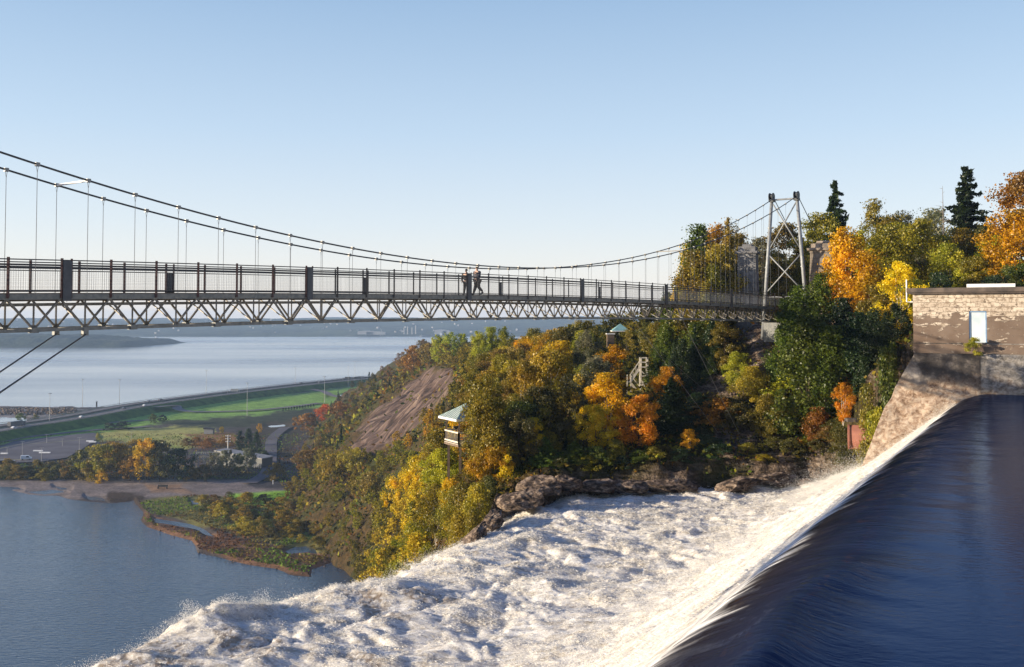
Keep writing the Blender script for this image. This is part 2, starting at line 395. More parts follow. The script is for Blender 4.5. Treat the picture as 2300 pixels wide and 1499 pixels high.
w1 = t.noise(1.6, 8, co, .7, .6); w2 = t.noise(.45, 5, co, .6); w3 = t.noise(5, 5, co, .7, .4)
rz0 = t.n('Mapping', {'Vector': co, 'Rotation': (0, 0, -math.atan2(NV.y, NV.x)-.39)}).outputs[0]
fw = t.n('Mapping', {'Vector': rz0, 'Scale': (.55, 1.15, .8)}).outputs[0]
net = t.noise(2.2, 7, fw, .72, 1.6); net2 = t.noise(.8, 6, fw, .7, 1.2)
rz1 = t.n('Mapping', {'Vector': t.n('Mapping', {'Vector': co, 'Rotation': (0, 0, -math.atan2(NV.y, NV.x))}).outputs[0], 'Scale': (.5, 6, 1)}).outputs[0]; stk = t.noise(1.0, 6, rz1, .7)
foam = t.ramp(net, [(.30, (.36, .32, .26)), (.42, (.66, .63, .57)), (.52, (.80, .78, .74)), (.66, (.90, .88, .83))])
foam = t.mix(t.ramp(net2, [(.34, .85), (.50, 0)]), foam, (.36, .30, .22))
foam = t.mix(t.ramp(w2, [(.40, 0), (.7, .30)]), foam, (.72, .64, .53))
foam = t.mix(1.0, foam, t.ramp(stk, [(.32, (.72, .70, .68)), (.60, (1, 1, 1))]), 'MULTIPLY')
fine = t.ramp(t.noise(2.2, 6, t.map(co, (1, .55, 1), (0, 0, R(20))), .7, 1.2), [(.40, 0), (.60, .9)])
clr = t.ramp(w1, [(.35, (.07, .045, .022)), (.65, (.30, .20, .11))])
mask = t.math('MULTIPLY', t.n('SeparateColor', {0: ca}).outputs[0], fine)
c = t.mix(mask, foam, clr)
w3 = t.math('ADD', t.math('MULTIPLY', w3, .4), t.math('MULTIPLY', net, .8))
hsum = t.math('ADD', t.math('MULTIPLY', w1, .6), t.math('MULTIPLY', w3, .4))
b = t.bsdf(c, t.math('MULTIPLY_ADD', mask, -.45, .7), 0, hsum, .75, .28, .25, **{'Subsurface Weight': t.math('MULTIPLY_ADD', mask, -.45, .45), 'Subsurface Scale': .45})
b.inputs['Subsurface Radius'].default_value = (1.0, .95, .9)
M['foam'] = t.m
ww = link_mesh('white_water_rapids', me, t.m, None, True); tag(ww, kind='structure')

# spray droplets: nobody could count them
rs = np.random.RandomState(4)
def droplets(P, r):
    n = len(P); a = rs.normal(size=(n, 4, 3)); a /= np.linalg.norm(a, axis=-1, keepdims=True)
    V = (P[:, None, :]+a*r[:, None, None]).reshape(-1, 3); b = np.arange(n)[:, None]*4
    Fc = np.concatenate([b+np.array([[0, 1, 2]]), b+np.array([[0, 2, 3]]), b+np.array([[0, 3, 1]]), b+np.array([[1, 3, 2]])])
    return V, Fc
P = []
def mist(n, s_, t_, z_): P.append(np.stack([Ca.x+NV.x*s_+DV.x*t_, Ca.y+NV.y*s_+DV.y*t_, z_], -1))
bump_ = .25+1.0*np.maximum(0, fbm(tt/2.2, tt*0, o=4, seed=71, g=.65))
n = 90000; k = rs.randint(0, len(tt), n); hgt_ = np.abs(rs.normal(size=n))**1.7
mist(n, Lp[k]+rs.normal(size=n)*.45, tt[k]+rs.normal(size=n)*.12, Zm[-1][k]+.02+hgt_*bump_[k]*.30)
n = 26000; cx0 = rs.normal(size=(40, 2))*np.array([.9, 1.3]); ck = rs.randint(0, 40, n); hh0 = rs.uniform(.2, 1.0, 40)
mist(n, np.minimum(pS-1.0+cx0[ck, 0]*.7+rs.normal(size=n)*.22, np.interp(pT, tt, Lp)+.2), pT+cx0[ck, 1]+rs.normal(size=n)*.22, -15.2+hh0[ck]*rs.rand(n)**1.3)
n = 40000; tc = rs.uniform(14, TW+10, 160); tk = rs.randint(0, 160, n)
t_ = tc[tk]+rs.normal(size=n)*.7; s_ = toe-.5+rs.normal(size=n)*1.3; mist(n, s_, t_, zprof(s_)+.3+np.abs(rs.normal(size=n))**1.7*.35)
n = 26000; t_ = TW-.25-np.abs(rs.normal(size=n))*.5; s_ = rs.uniform(.5, 12, n); mist(n, s_, t_, zprof(s_)+.05+np.abs(rs.normal(size=n))**1.5*.22)
n = 20000; t_ = TW+rs.uniform(-1, 9, n); s_ = toe+rs.normal(size=n)*1.6-1; mist(n, s_, t_, zprof(s_)+.2+np.abs(rs.normal(size=n))**1.5*.45)
# torn flakes of foam riding on the surface, drawn out along the flow
NF = 620000; iu = rs.randint(3, nS-2, NF*2); it = rs.randint(2, len(tt)-2, NF*2)
hu = Zm[iu, it]; loc = Zm[iu, it]-(Zm[iu-3, it]+Zm[iu+2, it]+Zm[iu, it-2]+Zm[iu, it+1])/4
dn = fbm(Sx[iu, it]/1.3, Tx[iu, it]/.7, o=3, seed=72)+fbm(Sx[iu, it]/5, Tx[iu, it]/4, o=2, seed=73)*.6
ydist = Ca.y+NV.y*Sx[iu, it]+DV.y*Tx[iu, it]; xdist = Ca.x+NV.x*Sx[iu, it]+DV.x*Tx[iu, it]
keep = (rs.rand(NF*2) < np.clip(.42+dn*1.1+loc*4, .05, 1)*(1-.8*cl[:nS][iu, it])) & (Sm[iu, it] > S1+.25) & (ydist > 22) & (ydist < 96) & (np.abs(xdist/ydist) < .62); iu = iu[keep][:NF]; it = it[keep][:NF]; n = len(iu)
jit = rs.uniform(-.5, .5, (2, n))*ds*1.6
fs_ = Sx[iu, it]+jit[0]; ft_ = Tx[iu, it]+jit[1]; lift = np.abs(rs.normal(size=n))**1.6*(.018+.05*np.clip(dn[keep][:n]+.2, 0, 1)*sstep(Sm[iu, it], S1+1, STOE))
fz_ = Zm[iu, it]+.01+lift; C0 = np.stack([Ca.x+NV.x*fs_+DV.x*ft_, Ca.y+NV.y*fs_+DV.y*ft_, fz_], -1)
dirv = np.array([NV.x*.92+DV.x*.38, NV.y*.92+DV.y*.38, -.1]); rv = rs.normal(size=(n, 3)); rv = rv*np.array([.30, .30, .16])+dirv; rv /= np.linalg.norm(rv, axis=1, keepdims=True)
r2 = np.cross(rv, np.array([[0, 0, 1.]])+rs.normal(size=(n, 3))*.35); r2 /= np.linalg.norm(r2, axis=1, keepdims=True); szf = rs.uniform(.012, .036, n)*(.55+ydist[keep][:n]/85)
Vf = np.stack([C0+rv*szf[:, None]*3.0, C0-rv*szf[:, None]*2.4+r2*szf[:, None]*.6, C0-rv*szf[:, None]*2.0-r2*szf[:, None]*.6], 1).reshape(-1, 3)
tf_ = NT('foam_flakes'); gi_ = tf_.n('NewGeometry').outputs['Random Per Island']; cf_ = tf_.ramp(gi_, [(0, (.72, .68, .60)), (.4, (.90, .87, .80)), (1, (.95, .93, .89))])
d1_ = tf_.n('BsdfDiffuse', {'Color': cf_}); d2_ = tf_.n('BsdfTranslucent', {'Color': cf_}); m1_ = tf_.n('MixShader', {0: .5, 1: d1_.outputs[0], 2: d2_.outputs[0]}); tf_.l(m1_.outputs[0], tf_.out.inputs[0])
tag(link_mesh('foam_flakes', np_mesh('foam_flakes', Vf, np.arange(len(Vf)).reshape(-1, 3), 3), tf_.m), 'torn white foam riding on the rapids and the spillway', kind='stuff')
P = np.concatenate(P); V, Fc = droplets(P, rs.uniform(.007, .024, len(P)))
t = NT('spray'); t.bsdf((.85, .84, .82), .6, spec=.3)
sp_o = link_mesh('water_spray', np_mesh('water_spray', V, Fc, 3), t.m); tag(sp_o, 'white spray flung up along the lip of the falls', kind='stuff')

# upstream pool and glassy crest
su = np.concatenate([np.array([-90, -60, -40, -28]), np.arange(-20, -6, .5), np.append(np.arange(-6, S1+.05, .12), S1+.1)]); tu = np.concatenate([np.arange(-45, 2, .6), np.arange(2, TW+.12, .2)])
Sg, Tg = np.meshgrid(su, tu, indexing='ij')
ac = sstep(Sg, -5, .5)
Zg2 = zprof(Sg)+ac*(1-sstep(Sg, .3, S1+.1))*(fbm(Sg/3.4, Tg/1.1, o=3, seed=80)*.08+fbm(Sg/1.3, Tg/.35, o=2, seed=81)*.03)
wv = np.exp(-((Sg+1.6)/.7)**2)*sstep(-Tg, -9, -3)
Zg2 += wv*.28*(1+fbm(Sg, Tg/2, seed=82)*.6)
Pg = np.stack([Ca.x+NV.x*Sg+DV.x*Tg, Ca.y+NV.y*Sg+DV.y*Tg, Zg2], -1)
me = np_mesh('river_pool', Pg.reshape(-1, 3), grid_faces(len(su), len(tu)))
vcol(me, 'edge', np.stack([sstep(Sg, -3.5, 1.3).ravel(), sstep(Sg+fbm(Sg/2, Tg/.5, o=4, seed=83)*1.1, .25, 1.05).ravel(), 0*Sg.ravel()], -1))
t = NT('pool_water'); co = t.coord(); ang = math.atan2(NV.y, NV.x)
fl = t.map(co, (.8, 6.0, 1), (0, 0, -ang))     # stretched along the flow
fl = t.n('Mapping', {'Vector': t.n('Mapping', {'Vector': co, 'Rotation': (0, 0, -ang)}).outputs[0], 'Scale': (.55, 5.5, 1)}).outputs[0]
s1 = t.noise(1.0, 5, fl, .6, .3); rip = t.noise(3.2, 4, t.map(co, (1, 1.6, 1)), .6); rip2 = t.noise(.35, 3, co)
ec = t.n('SeparateColor', {0: t.n('VertexColor', layer_name='edge').outputs[0]})
h1 = t.math('MULTIPLY', s1, t.math('MULTIPLY', ec.outputs[0], 1.1)); h2 = t.math('MULTIPLY', rip, .11)
hh = t.math('ADD', t.math('ADD', h1, h2), t.math('MULTIPLY', rip2, .06))
fmask = t.math('MULTIPLY', ec.outputs[1], t.ramp(t.noise(1.4, 6, fl, .7), [(.42, 0), (.58, 1)]))
fmask = t.math('MAXIMUM', fmask, t.math('MULTIPLY', t.ramp(ec.outputs[1], [(.75, 0), (1, 1)]), 1.0))
col = t.mix(fmask, t.mix(t.math('MULTIPLY', ec.outputs[0], 1.0), (.002, .012, .050), (.020, .013, .007)), (.80, .78, .75))
bm0 = t.n('Bump', {'Height': hh, 'Strength': .38, 'Distance': .25}); df = t.n('BsdfDiffuse', {'Color': col, 'Normal': bm0.outputs[0]}); gls = t.n('BsdfGlossy', {'Color': (.60, .72, 1.0, 1), 'Roughness': .05, 'Normal': bm0.outputs[0]})
fr0 = t.n('Fresnel', {'IOR': 1.33, 'Normal': bm0.outputs[0]}); fq = t.math('MULTIPLY', t.math('MULTIPLY', fr0.outputs[0], t.math('MULTIPLY_ADD', ec.outputs[0], -.34, .60)), t.math('SUBTRACT', 1.0, fmask)); mxs = t.n('MixShader', {0: fq, 1: df.outputs[0], 2: gls.outputs[0]}); t.l(mxs.outputs[0], t.out.inputs[0])
pool = link_mesh('river_pool', me, t.m, None, True); tag(pool, kind='structure')

# ------------------------------------------------------------------ lower plain, basin and river
ZW = -80.0
def wmat(name, col, rough, sc1, sc2, bs, bd, patch=None):
    t = NT(name); co = t.coord(); a = t.noise(sc1, 4, t.map(co, (1, 2.2, 1)), .6); b = t.noise(sc2, 3, t.map(co, (1, 2.5, 1), (0, 0, R(12))))
    h = t.math('ADD', t.math('MULTIPLY', a, .5), b)
    r = rough
    if patch: r = t.ramp(t.noise(patch[0], 4, t.map(co, (.35, 1, 1), (0, 0, R(10))), .5), [(.42, patch[1]), (.62, patch[2])])
    t.bsdf(col, r, 0, h, bs, bd, .5); return t.m
def plane(name, x0, x1, y0, y1, z, m):
    o = MB().add([(x0, y0, z), (x1, y0, z), (x1, y1, z), (x0, y1, z)], [(0, 1, 2, 3)]).build(name, m); tag(o, kind='structure'); return o
plane('basin_water', -900, 260, -150, 700, ZW, wmat('basin_water', (.034, .070, .115), .12, .4, .012, .32, 1.6, (.008, .02, .30)))
plane('river_water', -9000, 9000, 700, 5200, ZW-.02, wmat('river_water', (.26, .27, .27), .2, .12, .006, .16, .7, (.0022, .14, .30)))

LAND = [(-700, 1104), (0, 1092), (40, 1104), (90, 1112), (150, 1118), (190, 1124), (250, 1130), (300, 1124), (322, 1150), (316, 1166), (330, 1182), (430, 1213), (440, 1238), (520, 1258), (620, 1275), (655, 1288), (700, 1293), (700, 1276), (745, 1262), (795, 1284), (830, 1300), (900, 1330), (1300, 1330), (1300, 836),
        (870, 843), (800, 846), (700, 858), (533, 878), (380, 898), (300, 908), (250, 914), (100, 913), (0, 911), (-300, 908), (-700, 905), (-700, 935), (0, 935), (60, 938), (62, 955), (20, 966), (-60, 985), (-700, 1010)]
PUD = [[(345, 1163), (380, 1168), (430, 1176), (455, 1185), (482, 1204), (462, 1200), (440, 1186), (400, 1180), (350, 1172)], [(640, 1236), (665, 1226), (705, 1224), (712, 1242), (690, 1238), (650, 1241)], [(428, 1122), (446, 1124), (444, 1131), (432, 1130)],
       [(60, 1103), (120, 1098), (150, 1104), (100, 1110)], [(-40, 1090), (40, 1093), (52, 1098), (-40, 1098)], [(80, 1112), (130, 1113), (160, 1120), (100, 1118)], [(120, 1091), (160, 1096), (140, 1099)], [(190, 1112), (228, 1116), (240, 1124), (200, 1121)], [(740, 890), (850, 872), (862, 878), (800, 896)], [(600, 956), (640, 953), (648, 956), (606, 959)]]
pr = np.concatenate([np.arange(842, 930, 1.3), np.arange(930, 1340, 2.2)]); pc = np.arange(-420, 1120, 2.6)
PY, PX = np.meshgrid(pr, pc, indexing='ij')
uu_ = (CY-PY)/FPX; yy_ = math.cos(PIT)-uu_*math.sin(PIT); zz_ = math.sin(PIT)+uu_*math.cos(PIT)
GY = -79.6/(zz_/yy_); GX = (PX-1150)/FPX/yy_*GY
wob = 7.0*fbm(GX/14, GY/14, o=4, seed=90); wob2 = 6*fbm(GX/12, GY/12, o=4, seed=91)
sdl = poly_sd(PX+wob, PY+wob2*.4, LAND)
for p_ in PUD: sdl = np.minimum(sdl, -poly_sd(PX+wob*.6, PY+wob2*.3, p_))
GZ = ZW+np.clip(sdl*.055, -1.2, .42)+np.clip(fbm(GX/8, GY/8, o=3, seed=92), -1, 1)*.16*sstep(sdl, 2, 10)
me = np_mesh('ground', np.stack([GX, GY, GZ], -1).reshape(-1, 3), grid_faces(len(pr), len(pc)))
mud = np.array([.075, .062, .055]); ZONES = [
    ([(-500, 1075), (620, 1075), (640, 1105), (560, 1120), (300, 1120), (-500, 1105)], (.13, .105, .09)),
    ([(320, 1086), (410, 1090), (430, 1106), (330, 1104)], (.24, .15, .09)),  # sunlit patch of the beach, painted into the ground colour
    ([(250, 1105), (330, 1108), (330, 1180), (250, 1130)], (.05, .035, .025)),
    ([(330, 1125), (450, 1110), (560, 1120), (700, 1170), (860, 1230), (900, 1300), (800, 1290), (700, 1240), (560, 1210), (440, 1180), (340, 1150)], (.11, .10, .03)),
    ([(325, 1150), (440, 1190), (560, 1215), (760, 1250), (700, 1292), (520, 1262), (430, 1225), (330, 1185)], (.16, .085, .045)),
    ([(520, 1112), (640, 1100), (760, 1110), (780, 1160), (640, 1150), (540, 1135)], (.14, .25, .025)),
    ([(-500, 1005), (0, 1000), (60, 984), (215, 966), (480, 955), (480, 985), (420, 1010), (240, 990), (100, 990), (-500, 1030)], (.20, .20, .05)),
    ([(220, 972), (330, 960), (440, 964), (470, 985), (380, 1000), (240, 992)], (.22, .20, .055)),
    ([(420, 975), (540, 972), (560, 1005), (440, 1005)], (.20, .10, .035)),
    ([(-500, 1040), (120, 1034), (180, 1012), (330, 1045), (620, 1050), (620, 1078), (-500, 1080)], (.035, .035, .02)),
    ([(-500, 962), (0, 985), (250, 945), (400, 905), (700, 880), (900, 850), (900, 900), (560, 935), (340, 955), (100, 990), (-500, 1030)], (.12, .20, .035)),
    ([(340, 945), (560, 935), (700, 915), (740, 930), (620, 960), (420, 962)], (.035, .04, .02)),
    ([(-500, 900), (120, 908), (170, 925), (120, 938), (-500, 938)], (.15, .13, .115)),
    ([(560, 955), (700, 935), (640, 1060), (600, 1060), (590, 1000)], (.05, .04, .025)),
    ([(560, 1040), (620, 1040), (640, 1100), (560, 1095)], (.05, .045, .045)),
]
colr = np.repeat(mud[None], PX.size, 0); wobf = fbm(GX/5, GY/5, o=3, seed=95)
for i, (pl, cc) in enumerate(ZONES):
    d_ = poly_sd((PX+wob*3.5+wobf*9).ravel(), (PY+wob2*1.0+wobf*3).ravel(), pl); w_ = sstep(d_, -4, 5)[:, None]; cc = tuple(v*(1.45 if (cc[1] > cc[0]*.8 and cc[1] > .07) else 1.1) for v in cc); colr = colr*(1-w_)+np.array(cc)[None]*w_
vcol(me, 'Col', colr)
t = NT('plain_ground'); co = t.coord(); vc = t.n('VertexColor', layer_name='Col').outputs[0]
a = t.noise(.12, 6, co, .7); b_ = t.noise(.9, 4, co, .7)
c = t.mix(1.0, vc, t.ramp(a, [(.3, .80), (.7, 1.75)]), 'MULTIPLY'); c = t.mix(1.0, c, t.ramp(b_, [(.3, .6), (.7, 1.4)]), 'MULTIPLY')
t.bsdf(c, .95, 0, b_, .6, .3, .1)
gr = link_mesh('ground', me, t.m, None, True); tag(gr, kind='structure')

def ribbon(pts, width, m, name, z=None, thick=0, off=0.0):
    P2 = [Vector(p) for p in pts]; L = []; Rr = []
    for i, p in enumerate(P2):
        d = (P2[min(i+1, len(P2)-1)]-P2[max(i-1, 0)]); d.z = 0; d.normalize(); nn = Vector((-d.y, d.x, 0))
        L.append(p+nn*(off+width/2)); Rr.append(p+nn*(off-width/2))
    b = MB(); n = len(P2); b.add(L+Rr, [(i, i+n, i+n+1, i+1) for i in range(n-1)])
    o = b.build(name, m); tag(o, kind='structure'); return o
def smooth_pts(pts, k=8):
    P2 = [Vector(p) for p in pts]; out = []
    for i in range(len(P2)-1):
        p0 = P2[max(i-1, 0)]; p1 = P2[i]; p2 = P2[i+1]; p3 = P2[min(i+2, len(P2)-1)]
        for j in range(k):
            u = j/k; out.append(.5*((2*p1)+(p2-p0)*u+(2*p0-5*p1+4*p2-p3)*u*u+(3*p1-p0-3*p2+p3)*u**3))
    out.append(P2[-1]); return out
# highway on its embankment
ZH = -74.5
hw = smooth_pts([onz(x, y, ZH) for x, y in [(-400, 1040), (-150, 988), (0, 961), (153, 938), (300, 911), (400, 897), (533, 880), (700, 861), (790, 852), (880, 844), (1000, 833)]], 8)
M['bank_grass'] = simple('embankment_grass', (.045, .095, .02), (.10, .18, .034), .15, .95, .4, .2, spec=.1)
b = MB(); prof = [(-26, -79.9), (-17.5, ZH-.25), (17.5, ZH-.25), (25, -80.3)]; n = len(hw); vs = []
for i, p in enumerate(hw):
    d = (hw[min(i+1, n-1)]-hw[max(i-1, 0)]); d.z = 0; d.normalize(); nn = Vector((d.y, -d.x, 0))
    vs += [Vector((p.x, p.y, 0))+nn*(-o_)+Vector((0, 0, z_)) for o_, z_ in prof]
b.add(vs, [(i*4+j, i*4+j+1, i*4+j+5, i*4+j+4) for i in range(n-1) for j in range(3)])
tag(b.build('highway_embankment', M['bank_grass']), kind='structure')
for nm, o_ in (('highway_road', 8.6), ('highway_road', -8.6)):
    ribbon([p+Vector((0, 0, .0)) for p in hw], 13.5, M['hwasphalt'], nm, off=o_)
bm_ = MB()
for i in range(n-1): bm_.bar(hw[i]+Vector((0, 0, .45)), hw[i+1]+Vector((0, 0, .45)), .6, 1.0)
tag(bm_.build('median_barrier', simple('weathered_concrete', (.12, .11, .10), (.17, .16, .15), .3, .9)), 'long dark concrete barrier between the two lanes of the highway', 'barrier')
for o_ in (-17, 17):
    g = MB()
    for i in range(n-1):
        d = (hw[i+1]-hw[i]); d.normalize(); nn = Vector((-d.y, d.x, 0)); g.bar(hw[i]+nn*o_+Vector((0, 0, .6)), hw[i+1]+nn*o_+Vector((0, 0, .6)), .12, .35)
        if i % 2 == 0: g.box(hw[i]+nn*o_+Vector((0, 0, .15)), (.2, .2, .9))
    tag(g.build('guard_rail', M['mast']), 'steel guard rail along the %s edge of the highway' % ('river side' if o_ > 0 else 'grassy inland'), 'guard rail')
mk = MB()
for o_ in (8.6, -8.6):
    for i in range(0, n-1):
        d = (hw[i+1]-hw[i]); L_ = d.length; d.normalize(); nn = Vector((-d.y, d.x, 0)); k_ = 0
        while k_ < L_:
            p = hw[i]+d*k_+nn*o_+Vector((0, 0, .012)); q = p+d*4
            mk.add([p-nn*.12, q-nn*.12, q+nn*.12, p+nn*.12], [(0, 1, 2, 3)]); k_ += 12
tag(mk.build('road_markings', M['line']), kind='structure')
# ramps
ribbon(smooth_pts([onz(x, y, -79.0+z) for x, y, z in [(350, 914, 4.3), (392, 911, 3.6), (398, 917, 2.2), (412, 922, 1), (450, 925, .3), (560, 922, .25), (640, 915, .2), (720, 905, .2)]]), 8, M['hwasphalt'], 'ramp_road')
ribbon(smooth_pts([onz(x, y, -79.0+z) for x, y, z in [(700, 874, 4), (728, 880, 2.5), (745, 888, 1), (780, 893, .5), (840, 890, .5), (900, 882, .5)]]), 8, M['hwasphalt'], 'ramp_road')
ribbon(smooth_pts([onz(x, y, -79.15) for x, y in [(-300, 1030), (0, 992), (40, 984), (130, 974), (210, 966), (280, 962), (340, 957)]]), 7, M['hwasphalt'], 'access_road')
ribbon(smooth_pts([onz(x, y, -79.15) for x, y in [(-200, 996), (0, 977), (120, 962), (240, 950), (340, 943)]]), 6, M['hwasphalt'], 'path')
ribbon(smooth_pts([onz(x, y, -79.1) for x, y in [(-200, 915), (0, 914), (120, 916), (185, 921), (215, 929), (200, 938)]]), 7, M['hwasphalt'], 'shore_road')
ribbon(smooth_pts([onz(x, y, -79.1) for x, y in [(560, 1085), (600, 1060), (608, 1020), (612, 985), (640, 960)]]), 7, M['asphalt'], 'gravel_track')
lot = MB(); poly = [(-260, 1040), (-260, 1020), (0, 1003), (30, 991), (90, 984), (167, 976), (210, 972), (222, 978), (216, 988), (187, 1007), (150, 1028), (93, 1037), (0, 1041)]
lot.add([onz(x, y, -79.05) for x, y in poly], [tuple(range(len(poly)))[::-1]])
tag(lot.build('parking_lot', M['asphalt']), kind='structure')
mk = MB()
for (x0, y0, x1, y1) in [(0, 1008, 20, 1001), (20, 1001, 176, 989), (176, 989, 196, 986), (-80, 1029, 90, 1034)]:
    p = onz(x0, y0, -79.03); q = onz(x1, y1, -79.03); mk.bar(p, q, .9, .03)
tag(mk.build('kerb_strip', simple('dry_grass_verge', (.2, .2, .08), (.3, .28, .12), .5, .9)), kind='structure')

# far shore
t = NT('far_shore'); co = t.coord(); a = t.noise(.012, 6, co, .7); b_ = t.noise(.002, 4, co)
c = t.ramp(a, [(.35, (.02, .03, .022)), (.55, (.05, .06, .035)), (.72, (.13, .12, .08))]); c = t.mix(t.ramp(b_, [(.5, 0), (.65, .5)]), c, (.10, .12, .05))
t.bsdf(c, .95, 0, a, .8, 12, .05); M['farhill'] = t.m
hx = np.linspace(-7000, 7000, 420); hy = np.linspace(3780, 6600, 60); HX, HY = np.meshgrid(hx, hy)
up = sstep(HY, 3820, 5200); crest = 52+14*fbm(HX/900, HY/1500, o=4, seed=120)+10*fbm(HX/260, HY/400, o=3, seed=121)
HZ = ZW-2+crest*up+12*sstep(HY, 3820, 3950)*(1+.5*fbm(HX/120, HY/120, seed=122))+8*fbm(HX/200, HY/200, o=3, seed=123)*up+26*sstep(HY, 5300, 6500)*(vn(HX/2200, HX*0, seed=124)>-.2)*sstep(fbm(HX/1600, HX*0, seed=125), -.1, .4)
far = link_mesh('far_hills', np_mesh('far_hills', np.stack([HX, HY, HZ], -1).reshape(-1, 3), grid_faces(60, 420)), M['farhill'], None, True); tag(far, kind='structure')
def farz(x, y):
    i = np.searchsorted(hy, y)-1; j = np.searchsorted(hx, x)-1; return float(max(HZ[i:i+2, j:j+2].ravel()))
ix = np.linspace(-2600, -960, 260); iy = np.linspace(2500, 3050, 60); IX, IY = np.meshgrid(ix, iy)
tipd = sstep(-IX, 975, 1250); low_ = 2500+(IX+2600)*.02
IZ = ZW-1+sstep(IY, 2505, 2600)*(1-sstep(IY, 2900, 3050))*(15+11*tipd)*sstep(-IX, 965, 1010)*(1+.22*fbm(IX/60, IY/60, o=4, seed=130)+.18*fbm(IX/14, IY/14, o=3, seed=131))
isl = link_mesh('wooded_headland', np_mesh('wooded_headland', np.stack([IX, IY, IZ], -1).reshape(-1, 3), grid_faces(60, 260)), M['farhill'], None, True); tag(isl, kind='structure')

# ------------------------------------------------------------------ suspension bridge
BX, BY, BA, BB = -18.588, 38.7, 1.2628, 1.7208; BS = math.hypot(BA, BB); BW = 2.2
BD = Vector((BA, BB, 0))/BS; BO = Vector((-BD.y, BD.x, 0))       # along the bridge; towards its far side
NE = 36.0; N0 = -11
def bz(n): return -.15-.00127*(n-18)**2
def bp(n, o, z): return Vector((BX, BY, 0))+BD*BS*n+BO*o+Vector((0, 0, z))
TH = 1.30
bridge = empty('suspension_bridge', bp(14, BW/2, bz(14))); tag(bridge, 'long steel footbridge hung from cables across the gorge above the falls', 'suspension bridge')
_binv = Matrix.Translation(-bridge.location)
class BM_(MB):
    def build(s, name, m=None, parent=None, smooth=False, bevel=0):
        o = MB.build(s, name, m, parent, smooth, bevel)
        r = parent
        while r.parent: r = r.parent
        if parent is r: o.data.transform(Matrix.Translation(-r.location))
        return o
def bpart(b, name, m, parent=None, smooth=False): 
    b.v = [(v[0]-bridge.location.x, v[1]-bridge.location.y, v[2]-bridge.location.z) for v in b.v]
    return b.build(name, m, parent or bridge, smooth)
ns = list(range(N0, int(NE)+1))
def side_name(o): return 'near' if o == 0 else 'far'
for o in (0, BW):
    g = MB()
    for n in range(N0, int(NE)): g.bar(bp(n, o, bz(n)+TH), bp(n+1, o, bz(n+1)+TH), .14, .22)
    top = bpart(g, 'top_chord', M['girder'])
    g = MB()
    for n in range(N0, int(NE)):
        g.bar(bp(n, o, bz(n)), bp(n+1, o, bz(n+1)), .15, .13)
        if n % 2 == 0: g.box(bp(n, o, bz(n)), (.3, .3, .2), rz=math.atan2(BD.y, BD.x))
    bpart(g, 'bottom_chord', M['girder'])
    g = MB()
    for n in ns:
        g.bar(bp(n, o, bz(n)), bp(n, o, bz(n)+TH), .055, .055)
        g.box(bp(n, o, bz(n)+.10), (.26, .04, .2), rz=math.atan2(BD.y, BD.x))
        if n+.5 <= NE: g.bar(bp(n, o, bz(n)+.03), bp(n+.5, o, bz(n+.5)+TH-.08), .075, .075)
        if n-.5 >= N0: g.bar(bp(n, o, bz(n)+.03), bp(n-.5, o, bz(n-.5)+TH-.08), .075, .075)
    bpart(g, 'truss_lattice', M['steel'])
# deck
g = MB()
for n in range(N0, int(NE)+3):
    g.bar(bp(n, BW/2, bz(n)+TH+.13), bp(n+1, BW/2, bz(n+1)+TH+.13), BW+.1, .05)
bpart(g, 'deck', M['deckwood'])
g = MB()
for n in ns:
    for h in (0, .5):
        g.bar(bp(n+h, -.05, bz(n+h)+TH-.02), bp(n+h, BW+.05, bz(n+h)+TH-.02), .09, .14)
    g.bar(bp(n, 0, bz(n)+.0), bp(n, BW, bz(n)), .07, .07)
    if n < NE:
        g.bar(bp(n, 0, bz(n)+.02), bp(n+1, BW, bz(n+1)+.02), .05, .05)
        g.bar(bp(n, 0, bz(n)+TH-.14), bp(n+1, BW, bz(n+1)+TH-.14), .05, .05); g.bar(bp(n, BW, bz(n)+TH-.14), bp(n+1, 0, bz(n+1)+TH-.14), .05, .05)
    g.bar(bp(n, 0, bz(n)+.06), bp(n, BW, bz(n)+TH-.1), .045, .045)
for o in (.35, BW-.35):
    for n in range(N0, int(NE)): g.bar(bp(n, o, bz(n)+TH-.30), bp(n+1, o, bz(n+1)+TH-.30), .07, .12)
bpart(g, 'cross_bracing', M['steel'])
def dz(n): return bz(n)+TH+.15
PN = [.5+6*k for k in range(-2, 7)]; PF = [3.5+6*k for k in range(-2, 6)]
